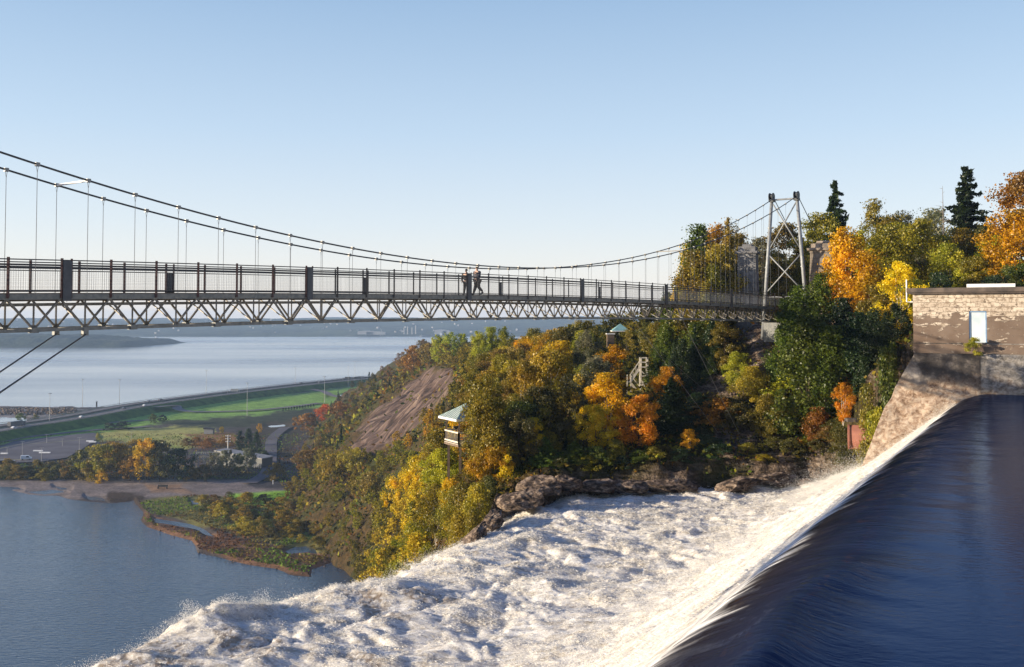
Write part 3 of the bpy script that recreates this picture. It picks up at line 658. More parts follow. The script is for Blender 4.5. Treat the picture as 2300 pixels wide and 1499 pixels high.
for o, PL_ in ((0, PN), (BW, PF)):
    oo = -.10 if o == 0 else BW+.10
    r = bpart(MB(), 'railing', M['rail']) if False else None
    r = empty('railing'); r.parent = bridge; r.location = (0, 0, 0)
    sgn = -1 if o == 0 else 1
    g = MB()
    for n in range(N0, int(NE)+2):
        A = lambda k, z: bp(k, oo, dz(k)+z)
        g.bar(A(n, 1.30), A(n+1, 1.30), .045, .045); g.bar(bp(n, oo-sgn*.07, dz(n)+1.10), bp(n+1, oo-sgn*.07, dz(n+1)+1.10), .12, .07)
        g.bar(A(n, .96), A(n+1, .96), .04, .04); g.bar(A(n, .10), A(n+1, .10), .05, .05)
    bpart(g, 'handrail', M['rail'], r)
    for n in range(N0, int(NE)+2):
        g = MB(); k = n+.5
        g.bar(bp(k, oo, dz(k)-.2), bp(k, oo, dz(k)+1.38), .075, .10)
        ps = bpart(g, 'post', M['redpost'] if n < 7 else M['rail'], r)
        if k in PL_:
            g = MB(); g.bar(bp(k+.19, oo, dz(k)-.2), bp(k+.19, oo, dz(k)+1.38), .06, .08); bpart(g, 'post', M['redpost'] if n < 7 else M['rail'], r)
    g = MB()
    for n in range(N0, int(NE)+1):
        for j in range(22):
            k = n+j/22; g.bar(bp(k, oo, dz(k)+.1), bp(k, oo, dz(k)+.97), .0065, .0065)
        for z in (.25, .40, .55, .70, .85): g.bar(bp(n, oo, dz(n)+z), bp(n+1, oo, dz(n+1)+z), .004, .004)
    bpart(g, 'wire_mesh', M['wire'], r)
    for k in PL_:
        g = MB(); hh_ = 1.28 if (o == 0 and int(k) % 12 in (0, 6)) else .98
        g.bar(bp(k+.095, oo+sgn*.03, dz(k)-.35), bp(k+.095, oo+sgn*.03, dz(k)+hh_), .02, .02)
        g.prism([bp(k+.01, oo+sgn*.04, dz(k)-.32), bp(k+.18, oo+sgn*.04, dz(k)-.32), bp(k+.18, oo+sgn*.04, dz(k)+hh_), bp(k+.01, oo+sgn*.04, dz(k)+hh_)], BO*.03*sgn)
        bpart(g, 'plate', M['plate'], r)
# cables
def cz(n): return 3.09+.01538*(n-13.53)**2
NT_ = 38.4; TWD = BW+.35
def cp(n, o): 
    oo = 0-.1 if o == 0 else BW+.1
    return bp(n, oo, cz(n))
for o in (0, BW):
    g = MB(); g.tube([cp(n*.5, o) for n in range(N0*2, int(NT_*2)+1)]+[cp(NT_, o)], .042, 6); cb = bpart(g, 'cable', M['cable'])
    for n in range(N0, int(NT_)):
        p = cp(n, o); q = bp(n, -.1 if o == 0 else BW+.1, (dz(n)-.05) if n < NE+2 else cz(n)-6)
        if p.z-q.z < .4: continue
        g = MB(); k = min(.32, (p.z-q.z)*.3); g.box(p, (.16, .13, .15), rz=math.atan2(BD.y, BD.x))
        for e in (-.05, .05): g.bar(p+BD*e, p-Vector((0, 0, k)), .014, .014)
        g.bar(p-Vector((0, 0, k)), q+Vector((0, 0, .18)), .017, .017)
        for e in (-.04, .04): g.bar(q+BD*e, q+Vector((0, 0, .2)), .014, .014)
        bpart(g, 'hanger', M['hanger'])
for n in (1, 26):
    g = MB(); g.bar(cp(n, 0), cp(n, BW), .09, .07); bpart(g, 'cable_spacer', M['white'] if n == 1 else M['steel'])
# guy cables with their brackets under the deck
for n, o, e in ((1, 0, (-6.0, 26.0, -11.0)), (1, BW, (-9.5, 27.5, -11.0)), ):
    pass
A0 = at(0, 882, 30); A1 = at(0, 836, 33)
for n, o, tgt, off_ in ((1, 0, A0, 0), (1, BW, A1, 0)):
    s_ = bp(n+.03, o, bz(n)-.22); d_ = (tgt-s_); e_ = s_+d_*2.2
    g = MB(); g.box(bp(n, o, bz(n)-.13), (.22, .2, .3), rz=math.atan2(BD.y, BD.x)); br = bpart(g, 'guy_bracket', M['girder'])
    g = MB(); g.tube([s_, e_], .03, 5); bpart(g, 'guy_cable', M['cable'])
for n, o, tg in ((27.5, BW, (1640, 880, 101)), (23, BW, (1575, 870, 100)), (26, 0, (1660, 975, 91)), (22, 0, (1615, 975, 91))):
    g = MB(); e_ = at(*tg); g.tube([bp(n, o, bz(n)), e_], .018, 4); bpart(g, 'guy_cable', M['hanger'])
# tower
TL = -2.5
twr = empty('tower'); twr.parent = bridge
def tp(o, z):      # o: 0 near leg, 1 far leg; splayed
    k = (12.75-z)/15.0; base = (-.18-1.15*k) if o == 0 else (BW+.35+1.15*k)
    return bp(NT_, base, z)
for o in (0, 1):
    g = MB(); g.tube([tp(o, TL), tp(o, 12.5)], [.22, .17], 10); leg = bpart(g, 'leg', M['tower'], twr, True)
    g = MB()
    for z in (2.0, 5.2, 9.4): g.tube([tp(o, z-.06), tp(o, z+.06)], .25, 10)
    bpart(g, 'flange', M['tower'], leg)
    g = MB(); c_ = tp(o, 12.75); 
    for e in (-.19, .19):
        pts = [c_+BO*e+BD*(.42*math.cos(a))+Vector((0, 0, .40*math.sin(a)+.02)) for a in [math.pi*j/7 for j in range(8)]]+[c_+BO*e+BD*(-.30)+Vector((0, 0, -.55)), c_+BO*e+BD*.30+Vector((0, 0, -.55))]
        g.prism(pts, BO*.06)
    g.tube([c_+BO*-.2+Vector((0, 0, .05)), c_+BO*.2+Vector((0, 0, .05))], .28, 12); g.box(c_+Vector((0, 0, -.45)), (.6, .5, .25), rz=math.atan2(BD.y, BD.x))
    bpart(g, 'saddle', M['cable'], twr)
def xbr(z0, z1):
    g = MB()
    for a, b2 in ((0, 1), (1, 0)): g.tube([tp(a, z0), tp(b2, z1)], .075, 8)
    bpart(g, 'cross_brace', M['tower'], twr, True)
xbr(2.4, 6.6); xbr(6.9, 12.2)
g = MB(); g.tube([tp(0, 12.4), tp(1, 12.4)], .10, 8); bpart(g, 'cross_beam', M['tower'], twr)
g = MB(); g.tube([tp(0, 2.0), tp(1, 2.0)], .09, 8); bpart(g, 'cross_beam', M['tower'], twr)
for o in (0, 1):
    g = MB(); c_ = tp(o, 12.95); e_ = c_+BD*22+Vector((0, 0, -14.5)); g.tube([cp(NT_, 0 if o == 0 else BW), c_, e_], .045, 6); bpart(g, 'backstay', M['cable'])
g = MB()   # approach abutment under the bridge end
g.box(bp(37.6, BW/2, -1.7), (1.6, 3.0, 2.0), rz=math.atan2(BD.y, BD.x)-math.pi/2+math.pi/2)
bpart(g, 'abutment', M['girder'])

# ------------------------------------------------------------------ old masonry piers of the former bridge
def stone_mat(name, c1, c2, c3, scale=1.0, bw=.9, bh=.42, mort=.02):
    t = NT(name); co = t.coord(); mp = t.map(co, (1, 1, 1), (R(90), 0, 0)); sx = t.n('SeparateXYZ', {0: co})
    cx = t.n('CombineXYZ', {0: t.math('ADD', sx.outputs[0], sx.outputs[1]), 1: sx.outputs[2], 2: 0.0})
    br = t.n('TexBrick', {'Vector': cx.outputs[0], 'Scale': scale, 'Mortar Size': mort, 'Brick Width': bw, 'Row Height': bh, 'Color1': (*c1, 1), 'Color2': (*c2, 1), 'Mortar': (*c3, 1)})
    n1 = t.noise(1.3, 6, co, .7); c = t.mix(t.ramp(n1, [(.38, 0), (.62, .8)]), br.outputs[0], tuple(x*.45 for x in c1))
    hh = t.math('SUBTRACT', n1, br.outputs[1])
    t.bsdf(c, .9, 0, hh, .7, .06, .15); return t.m
M['pier'] = stone_mat('old_pier_stone', (.30, .25, .20), (.40, .33, .27), (.14, .12, .10), 1.0, 1.1, .55)
M['pier_shade'] = stone_mat('shaded_pier_stone', (.17, .17, .18), (.25, .25, .26), (.30, .29, .28), 1.0, 1.1, .5)  # darker, bluer copy of the pier stone, its shade put into the colour
def pier(cx, cy, zb, zt, w0, w1, dp, rz, m, label):
    r = empty('stone_pier', (cx, cy, zb), rz); tag(r, label, 'stone pier', 'old masonry piers beside the tower')
    H = zt-zb; hs = H*.86
    def fr(z0, z1, a0, a1, d0, d1):
        b = MB(); vs = [(sx*a, sy*d, z) for z, a, d in ((z0, a0, d0), (z1, a1, d1)) for sx, sy in ((-.5, -.5), (.5, -.5), (.5, .5), (-.5, .5))]
        return b.add(vs, [(3, 2, 1, 0), (4, 5, 6, 7), (0, 1, 5, 4), (1, 2, 6, 5), (2, 3, 7, 6), (3, 0, 4, 7)])
    fr(0, hs, w0, w1, dp, dp*.85).build('shaft', m, r)
    fr(hs+.003, hs+.35, w1*1.0, w1*1.04, dp*.87, dp*.9).build('necking', m, r)
    fr(hs+.353, hs+.62, w1*1.22, w1*1.26, dp*1.05, dp*1.08).build('cornice', m, r, bevel=.03)
    fr(hs+.623, H-.3, w1*.95, w1*.95, dp*.8, dp*.8).build('attic', m, r)
    fr(H-.297, H, w1*.55, w1*.5, dp*.5, dp*.45).build('cap', m, r, bevel=.03)
    return r
p = at(1681, 740, 113); pier(p.x, p.y, -2.4, at(1681, 549, 113).z, 2.5, 2.0, 2.4, R(-22), M['pier_shade'], 'tapered stone pier greyed by painted shade behind the bridge railing, left of the steel tower')
p = at(1851, 690, 108); pier(p.x, p.y, -2.0, at(1851, 542, 108).z, 3.3, 2.6, 2.4, R(-22), M['pier'], 'pale sunlit stone pier half hidden behind golden birches')

# ------------------------------------------------------------------ dam abutment house
AO = st(0, TW)        # wall face runs along NV
def wp(s, z, k=0.0): return st(s, TW+k, z)     # k > 0: into the wall
def on_wall(px, py):   # image point on the plane t = TW
    a, b = ray(px, py); Y = (AO.x*DV.x+AO.y*DV.y)/(a*DV.x+DV.y); P_ = Vector((a*Y, Y, b*Y)); s_, _ = to_st(P_.x, P_.y); return s_, P_.z
dam = empty('dam_house', wp(0, -5)); tag(dam, 'weathered plaster and masonry dam house standing above the dark pool', 'dam building')
def dpart(b, name, m, parent=None, bevel=0):
    b.v = [(v[0]-dam.location.x, v[1]-dam.location.y, v[2]-dam.location.z) for v in b.v]; return b.build(name, m, parent or dam, bevel=bevel)
sL, zLedge = on_wall(2058, 793); sL = on_wall(2051, 720)[0]; zTop = on_wall(2060, 661)[1]; zMid = on_wall(2060, 771)[1]
t = NT('peeling_plaster'); co = t.coord(); rz_ = t.n('Mapping', {'Vector': co, 'Rotation': (0, 0, -ang)}).outputs[0]
sx = t.n('SeparateXYZ', {0: rz_}); wq = t.math('MULTIPLY_ADD', t.noise(1.7, 3, rz_), .5, -.25); cx = t.n('CombineXYZ', {0: t.math('ADD', sx.outputs[0], t.math('MULTIPLY', wq, 1.8)), 1: t.math('ADD', sx.outputs[2], t.math('MULTIPLY', wq, .55)), 2: 0.0})
br = t.n('TexBrick', {'Vector': cx.outputs[0], 'Scale': 1.0, 'Mortar Size': .02, 'Mortar Smooth': .5, 'Brick Width': .85, 'Row Height': .33, 'Color1': (.58, .50, .41, 1), 'Color2': (.42, .35, .28, 1), 'Mortar': (.10, .08, .06, 1)})
nA = t.noise(1.1, 8, t.map(rz_, (1, 1, 2.6)), .72, .5); nB = t.noise(3.5, 6, rz_, .7); nC = t.noise(.5, 4, rz_)
zrel = sx.outputs[2]    # 0 at z=-5
zt_ = zTop+5
up_ = t.ramp(t.math('DIVIDE', zrel, zt_), [(0.50, .0), (.70, .10), (.78, .55), (.86, 1.0)])
mk_ = t.ramp(t.math('ADD', nA, t.math('MULTIPLY', up_, .24)), [(.575, 0), (.60, 1)])
plas = t.mix(t.ramp(nC, [(.35, 0), (.65, 1)]), (.125, .088, .066), (.19, .145, .115)); plas = t.mix(t.ramp(nB, [(.62, 0), (.70, .5)]), plas, (.42, .36, .30))
stonec = t.mix(t.ramp(nB, [(.40, .9), (.52, 0)]), br.outputs[0], (.20, .15, .11))
c = t.mix(mk_, plas, stonec); hh = t.math('ADD', t.math('MULTIPLY', nB, .3), t.math('MULTIPLY', mk_, .5))
t.bsdf(c, .95, 0, hh, .8, .05, .1); M['plaster'] = t.m
JOINT = -on_wall(2205, 850)[0]
t = NT('mottled_concrete'); co = t.coord(); rz_ = t.n('Mapping', {'Vector': co, 'Rotation': (0, 0, -ang)}).outputs[0]
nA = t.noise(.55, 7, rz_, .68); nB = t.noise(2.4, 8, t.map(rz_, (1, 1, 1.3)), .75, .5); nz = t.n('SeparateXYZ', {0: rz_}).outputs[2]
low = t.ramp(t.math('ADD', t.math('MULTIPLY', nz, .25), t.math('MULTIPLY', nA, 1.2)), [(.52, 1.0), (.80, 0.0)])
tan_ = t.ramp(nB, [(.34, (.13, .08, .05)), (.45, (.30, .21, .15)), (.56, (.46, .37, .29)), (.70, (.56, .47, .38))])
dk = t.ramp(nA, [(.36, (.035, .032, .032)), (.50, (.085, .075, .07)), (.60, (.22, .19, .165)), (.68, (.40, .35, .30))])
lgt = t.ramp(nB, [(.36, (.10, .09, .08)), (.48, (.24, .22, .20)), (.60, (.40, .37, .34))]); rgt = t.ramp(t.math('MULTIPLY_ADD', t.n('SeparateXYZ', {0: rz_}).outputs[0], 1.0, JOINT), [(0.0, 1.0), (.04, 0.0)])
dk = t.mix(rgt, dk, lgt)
c = t.mix(t.math('MULTIPLY', low, .9), dk, tan_)  # darker above and left of the joint, tan towards the foot
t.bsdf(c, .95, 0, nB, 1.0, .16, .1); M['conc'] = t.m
# upper wall in two storeys, the door opening left free
dA, dzt = on_wall(2176, 699); dB, dzb = on_wall(2217, 770)
d0, d1 = dB, dA        # s decreases to the right
SR = -24.0
def slab(s0, s1, z0, z1, k0, k1, b): 
    P_ = [wp(s0, z0, k0), wp(s1, z0, k0), wp(s1, z1, k0), wp(s0, z1, k0)]; return b.prism(P_, DV*(k1-k0))
b = MB(); slab(SR, d0, zMid, zTop, 0, .6, b); slab(d1, sL, zMid, zTop, 0, .6, b); slab(d0, d1, dzt, zTop, 0, .6, b); slab(SR, d0, zTop-.0, zTop-.0, 0, .6, MB())
slab(sL-.6, sL, zMid, zTop, .6, 7, b)
dpart(b, 'wall', M['plaster'])
b = MB(); slab(SR, sL+.015, zLedge, zMid-.03, -.10, .62, b); dpart(b, 'plinth', M['plaster'])
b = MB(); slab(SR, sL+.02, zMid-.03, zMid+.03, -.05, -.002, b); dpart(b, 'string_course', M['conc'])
M['roofslab'] = simple('dark_tarred_roof', (.05, .04, .035), (.13, .10, .08), 1.4, .9, .4, .03)
b = MB(); slab(SR, sL+.30, zTop+.003, zTop+.10, -.35, 7.2, b); slab(SR, sL+.38, zTop+.10, zTop+.42, -.45, 7.3, b); dpart(b, 'roof', M['roofslab'], bevel=.02)
pa = on_wall(2170, 647)[0]; pb = on_wall(2280, 647)[0]
b = MB(); slab(pb, pa, zTop+.425, zTop+.68, .5, .9, b); dpart(b, 'roof_hatch', M['white'], bevel=.01)
b = MB(); slab(d0, d1, dzb, dzt, .10, .16, b); M['door'] = simple('pale_blue_door', (.42, .50, .55), (.58, .64, .66), 1.5, .6, .1, .003); dr = dpart(b, 'door', M['door'])
b = MB()
for s_ in (d0+.04, d1-.04): slab(s_-.04, s_+.04, dzb, dzt, .04, .12, b)
slab(d0, d1, dzt-.08, dzt, .04, .12, b); dpart(b, 'door_frame', simple('faded_blue_frame', (.12, .22, .38), (.18, .28, .44), 3, .6), dr)
b = MB(); slab(d0-.12, d1+.12, zMid+.031, dzb, -.12, .3, b) if dzb > zMid+.04 else slab(d0-.12, d1+.12, zMid+.031, zMid+.1, -.12, .3, b); dpart(b, 'door_sill', M['conc'])
p0 = [wp(sL+.02, zTop-.55, .1), wp(sL+.42, zTop-.55, .1), wp(sL+.42, zTop+1.05, .1)]
b = MB(); b.tube(p0, .05, 8); dpart(b, 'vent_pipe', M['white'])
# lower concrete: a battered training wall following the spillway
out = [(2053, 797), (2035, 828), (2012, 868), (2003, 893), (1990, 912), (1972, 958), (1955, 1003), (1936, 1052), (1922, 1085)]
ow = [on_wall(*q) for q in out]
fr_ = [(SR, zLedge-.01)]+[(s_, z_) for s_, z_ in ow]+[(ow[-1][0]-.4, -17), (SR, -17)]
# dense battered face built as a grid between ledge and foot
ns_, nz_ = 260, 130; sg = np.linspace(0, 1, ns_); zg = np.linspace(zLedge, -14.5, nz_)
smax = np.interp(-zg, [-z_ for _, z_ in ow], [s_ for s_, _ in ow]); V = []
s2 = SR+(smax[:, None]-SR)*(1-(1-sg)**1.6)[None, :]; z2 = np.repeat(zg[:, None], ns_, 1)
rough_ = fbm(s2/1.4, z2/1.0, o=5, seed=140)*.16*(.3+sstep(-z2, 3.6, 5))+ridge(s2/1.6+z2*.4, z2/1.1, 4, 141)*.15*sstep(-z2, 4.0, 5.2)*sstep(s2, 0, 2.0)
k2 = -.35*sstep(-z2, 2.55, 2.7)-.10*(-z2-2.6)*.5-rough_
k2 += .5*sstep(sg[None, :], .985, 1.0)
sj = on_wall(2205, 850)[0]; k2 += -.07*sstep(s2, sj-.02, sj+.02)
X2 = Ca.x+NV.x*s2+DV.x*(TW+k2); Y2 = Ca.y+NV.y*s2+DV.y*(TW+k2)
Vv = np.stack([X2, Y2, z2], -1); F1 = grid_faces(nz_, ns_)
back = Vv[:, -1].copy(); back = back+np.array([DV.x, DV.y, 0])*2.6; nb = len(Vv.reshape(-1, 3))
Vall = np.concatenate([Vv.reshape(-1, 3), back]); i_ = np.arange(nz_-1)
F2 = np.stack([i_*ns_+ns_-1, nb+i_, nb+i_+1, (i_+1)*ns_+ns_-1], -1)
Vtop = Vv[0]+np.array([DV.x, DV.y, 0])*.6; Vall = np.concatenate([Vall, Vtop]); nt = nb+nz_; j_ = np.arange(ns_-1)
F3 = np.stack([j_, j_+1, nt+j_+1, nt+j_], -1)
Vall = Vall-np.array(dam.location)
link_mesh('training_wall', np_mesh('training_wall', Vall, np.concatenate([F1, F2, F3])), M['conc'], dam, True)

# penstock pipe in the gully behind
pp = at(1932, 985, 80); pipe = empty('penstock_pipe', pp); tag(pipe, 'big rusty red pipe showing behind the concrete wall of the spillway', 'pipe')
b = MB(); b.tube([Vector((-.9, .25, .1)), Vector((4.5, -1.35, .1))], .95, 28); b.build('pipe', M['rust'], pipe, True)
b = MB()
for k in (.0, 1.2, 2.4): b.tube([Vector((-.88+k, .24-k*.297, .1)), Vector((-.76+k, .205-k*.297, .1))], 1.0, 28)
b.build('flange', M['rust'], pipe)
b = MB(); b.box((-.6, .2, 1.45), (.9, .7, .25)); b.build('ledge_slab', M['conc'], pipe)

# ------------------------------------------------------------------ foliage
def leaf_mat(name, a, b, c, tr=.42):
    t = NT(name); geo = t.n('NewGeometry'); oi = t.n('ObjectInfo'); co = t.coord()
    r = geo.outputs['Random Per Island']
    col = t.ramp(r, [(0, a), (.55, b), (1, c)])
    n = t.noise(2.6, 3, t.n('VectorMath', {0: co, 1: t.n('VectorMath', {0: oi.outputs['Random'], 1: (37., 19., 53.)}, operation='MULTIPLY').outputs[0]}, operation='ADD').outputs[0])
    col = t.mix(1.0, col, t.ramp(n, [(.32, (.62, .70, .62)), (.68, (1.35, 1.22, 1.25))]), 'MULTIPLY')
    hs = t.n('HueSaturation', {'Hue': t.math('MULTIPLY_ADD', oi.outputs['Random'], .030, .485), 'Saturation': 1.06, 'Value': t.math('MULTIPLY_ADD', oi.outputs['Random'], .50, 1.12), 'Color': col})
    d = t.n('BsdfDiffuse', {'Color': hs.outputs[0]}); tl = t.n('BsdfTranslucent', {'Color': hs.outputs[0]})
    mx = t.n('MixShader', {0: tr, 1: d.outputs[0], 2: tl.outputs[0]}); gl = t.n('BsdfGlossy', {'Color': (.8, .8, .8, 1), 'Roughness': .45})
    m2 = t.n('MixShader', {0: .03, 1: mx.outputs[0], 2: gl.outputs[0]}); t.l(m2.outputs[0], t.out.inputs[0]); return t.m
LC = {
 'olive': ((.09, .088, .014), (.16, .138, .02), (.26, .20, .03)), 'gold': ((.30, .17, .015), (.48, .27, .02), (.62, .36, .04)),
 'yellow': ((.34, .25, .02), (.52, .38, .03), (.66, .50, .06)), 'yellowgreen': ((.14, .15, .015), (.24, .23, .025), (.36, .32, .04)),
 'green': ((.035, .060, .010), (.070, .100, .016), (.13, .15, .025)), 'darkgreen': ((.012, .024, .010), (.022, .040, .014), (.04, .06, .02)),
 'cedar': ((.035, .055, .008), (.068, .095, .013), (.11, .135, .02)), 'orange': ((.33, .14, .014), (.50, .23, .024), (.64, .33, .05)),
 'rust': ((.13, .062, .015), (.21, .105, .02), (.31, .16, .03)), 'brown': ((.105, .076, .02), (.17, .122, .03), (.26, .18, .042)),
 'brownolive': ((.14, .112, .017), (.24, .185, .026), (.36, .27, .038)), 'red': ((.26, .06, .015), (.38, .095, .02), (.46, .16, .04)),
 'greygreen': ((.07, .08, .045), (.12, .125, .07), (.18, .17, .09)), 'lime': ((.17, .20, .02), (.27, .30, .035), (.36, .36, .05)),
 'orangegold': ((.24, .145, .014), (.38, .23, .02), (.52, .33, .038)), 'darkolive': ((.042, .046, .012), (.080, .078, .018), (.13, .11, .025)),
}
for k, v in LC.items(): M['leaf_'+k] = leaf_mat('foliage_'+k, *v)
t = NT('pale_birch_bark'); co = t.coord(); n = t.noise(9, 3, t.map(co, (1, 1, 6))); t.bsdf(t.ramp(n, [(.38, (.08, .06, .05)), (.46, (.52, .47, .40))]), .8, 0, n, .3, .01, .2); M['bark_white'] = t.m
M['bark'] = simple('dark_bark', (.05, .035, .025), (.11, .08, .06), 6, .9, .5, .02, spec=.1)
M['bark_grey'] = simple('grey_bark', (.13, .11, .09), (.22, .19, .16), 6, .9, .5, .02, spec=.1)

def quads(P, N, size, asp, rs_, U=None):
    n = len(P); N = N/np.maximum(np.linalg.norm(N, axis=1, keepdims=True), 1e-6)
    r = rs_.normal(size=(n, 3)) if U is None else U
    A = np.cross(N, r); A /= np.maximum(np.linalg.norm(A, axis=1, keepdims=True), 1e-6); B = np.cross(N, A)
    a = A*size[:, None]; b = B*size[:, None]*asp
    j = rs_.uniform(-.25, .25, (n, 4, 1))
    V = np.stack([P-a*(1+j[:, 0]), P-b*(1+j[:, 1])+a*.15, P+a*(1+j[:, 2]), P+b*(1+j[:, 3])-a*.1], 1)
    return V.reshape(-1, 3)
ENV = {'birch': (.20, lambda h: np.sin(np.clip(h, .02, 1)**.75*math.pi)**.55*.46+.02, 34, .085), 'round': (.14, lambda h: np.sqrt(np.clip(1-(h*2-.92)**2/1.15, .02, 1))*.47, 40, .10),
       'poplar': (.12, lambda h: np.sin(np.clip(h*.93+.05, 0, 1)*math.pi)**.5*.44+.03, 40, .075), 'bush': (.0, lambda h: np.sqrt(np.clip(1-h**2.2, .02, 1))*.48, 34, .12),
       'cedar': (.02, lambda h: (1-h)**.62*.46+.02, 70, .07)}
def crown_np(shape, seed, N, leaf, asp=.6):
    g = np.random.RandomState(seed); AS = np.array([asp, asp, 1.0])
    if shape == 'spruce':
        P = []; D = []; nt_ = 27
        for i in range(nt_):
            h = .05+.94*(i/(nt_-1))**.95; nb = int(9*(1-h)+4); Rm = .48*(1-h)**.85*(.72+.40*g.rand())+.014; asy = g.uniform(0, 6.28); h_0 = h
            for j in range(nb):
                a = 2*math.pi*(j+g.rand()*.9)/nb; h = min(h_0+g.normal()*.014, .985); L = Rm*(.50+.62*g.rand())*(1+.22*math.cos(a-asy)); m = max(5, int(N/(nt_*7)*(.4+L/.46*1.5)))
                u = g.uniform(.08, 1, m); dro = -.16*L*u+.09*u**3*L
                w = (1-u*.6)*.13*L/.46*.9
                pt = np.stack([np.cos(a)*L*u-np.sin(a)*g.normal(size=m)*w, np.sin(a)*L*u+np.cos(a)*g.normal(size=m)*w, h+dro-np.abs(g.normal(size=m))*.010], 1)
                P.append(pt); D.append(np.tile([math.cos(a), math.sin(a), -.2], (m, 1)))
        P = np.concatenate(P)*AS; D = np.concatenate(D); n = len(P)
        Nn = np.tile([0, 0, 1.], (n, 1))+g.normal(size=(n, 3))*.55
        return quads(P, Nn, leaf*g.uniform(.7, 1.3, n), .5, g, D+g.normal(size=(n, 3))*.35)
    h0, env, K, cr = ENV[shape]; K = int(K*1.5)
    hh = g.uniform(0, 1, K); wgt = env(hh); hh = hh[g.rand(K) < wgt/wgt.max()+.15]; K = len(hh)
    a = g.uniform(0, 2*math.pi, K); lob = 1+.22*np.sin(a*2+g.rand()*6)+.14*np.sin(a*3+hh*7+g.rand()*6)
    rr = env(hh)*(.25+.75*np.sqrt(g.rand(K)))*g.uniform(.78, 1.18, K)*lob
    Cc = np.stack([np.cos(a)*rr, np.sin(a)*rr, h0+(1-h0)*hh], 1); Cc[:, 2] = np.minimum(Cc[:, 2], .96)
    top = np.array([[0, 0, .92], [.04, .02, .85], [-.05, .03, .79]]); Cc = np.concatenate([Cc, top])*AS; K = len(Cc)
    kk = g.randint(0, K, N); cs = (cr*g.uniform(.5, 1.4, K))[kk]*(asp**.5)*1.15
    off = g.normal(size=(N, 3)); rad = g.rand(N)**.5; off = off/np.linalg.norm(off, axis=1, keepdims=True)*rad[:, None]*cs[:, None]*1.15
    if shape in ('cedar', 'poplar'): off[:, 2] *= 1.45; off[:, :2] *= .9
    elif shape == 'birch': off[:, 2] *= 1.0
    else: off[:, 2] *= .68
    P = Cc[kk]+off; st_ = g.rand(N) < .12
    P[st_] += g.normal(size=(st_.sum(), 3))*.03
    P[:, 2] = np.clip(P[:, 2], .0, 1.0)
    Nn = off/np.maximum(cs[:, None], 1e-3)*.7+g.normal(size=(N, 3))*.7+np.array([0, 0, .3])
    return quads(P, Nn, leaf*g.uniform(.6, 1.3, N), .7, g)
def trunk_mb(shape, seed):
    g = random.Random(seed); b = MB(); h0 = ENV[shape][0] if shape in ENV else 0
    if shape == 'spruce': b.tube([(0, 0, -.06), (0, 0, .5), (0, 0, .98)], [.016, .009, .002], 6); return b
    stems = {'birch': g.choice([2, 3, 3]), 'bush': 4}.get(shape, 1)
    for s_ in range(stems):
        a = 2*math.pi*(s_+g.random()*.5)/stems; lean = 0 if stems == 1 else g.uniform(.06, .16); th = .020/math.sqrt(stems) if shape != 'bush' else .008
        H = g.uniform(.78, .93) if shape != 'bush' else g.uniform(.5, .8); pts = []
        for k in range(7):
            u = k/6; pts.append((math.cos(a)*lean*u*(1.3-.3*u)*(1.8 if shape == 'bush' else 1)+g.uniform(-.008, .008), math.sin(a)*lean*u*(1.3-.3*u)*(1.8 if shape == 'bush' else 1)+g.uniform(-.008, .008), -.06+(H+.06)*u))
        b.tube(pts, [th*(1-.8*k/6) for k in range(7)], 6)
        for k in range(5 if stems == 1 else 3):
            u = g.uniform(.3, .8); i = int(u*6); p = Vector(pts[i]); aa = g.uniform(0, 2*math.pi); L = g.uniform(.14, .30)
            q = p+Vector((math.cos(aa)*L*.8, math.sin(aa)*L*.8, L*.75)); m_ = (p+q)/2+Vector((0, 0, -.02)); b.tube([p, m_, q], [th*.45, th*.3, th*.1], 4)
    return b
CR = {}; TRK = {}
ASPS = [.32, .48, .66, .9, 1.3]
def crown_mesh(shape, var, far, ai=2):
    k = (shape, var, far, ai)
    if k not in CR:
        N, lf = {0: (12500, .0115), 1: (3400, .0205)}[far]; asp = ASPS[ai]
        lf *= (asp/.6)**.5
        if shape == 'cedar': N = int(N*1.25)
        if shape == 'spruce': N = int(N*1.0); lf *= 1.5
        if shape == 'bush': lf *= 1.1
        if shape == 'birch': N = int(N*.8)
        V = crown_np(shape, 100+var*7+sum(map(ord, shape)), N, lf, asp); F_ = np.arange(len(V)).reshape(-1, 4)
        me = np_mesh('crown', V, F_); me.materials.append(M['leaf_olive']); CR[k] = me
    return CR[k]
def trunk_mesh(shape, var, bark):
    k = (shape, var, bark)
    if k not in TRK:
        b = trunk_mb(shape, 7*var+3); me = bpy.data.meshes.new('trunk'); me.from_pydata(b.v, [], b.f); me.update(); me.materials.append(M[bark]); TRK[k] = me
    return TRK[k]
ALLT = []
NAMES = {'birch': 'birch_tree', 'round': 'broadleaf_tree', 'poplar': 'poplar_tree', 'bush': 'shrub', 'cedar': 'cedar_tree', 'spruce': 'spruce_tree'}
rnd = random.Random(12)
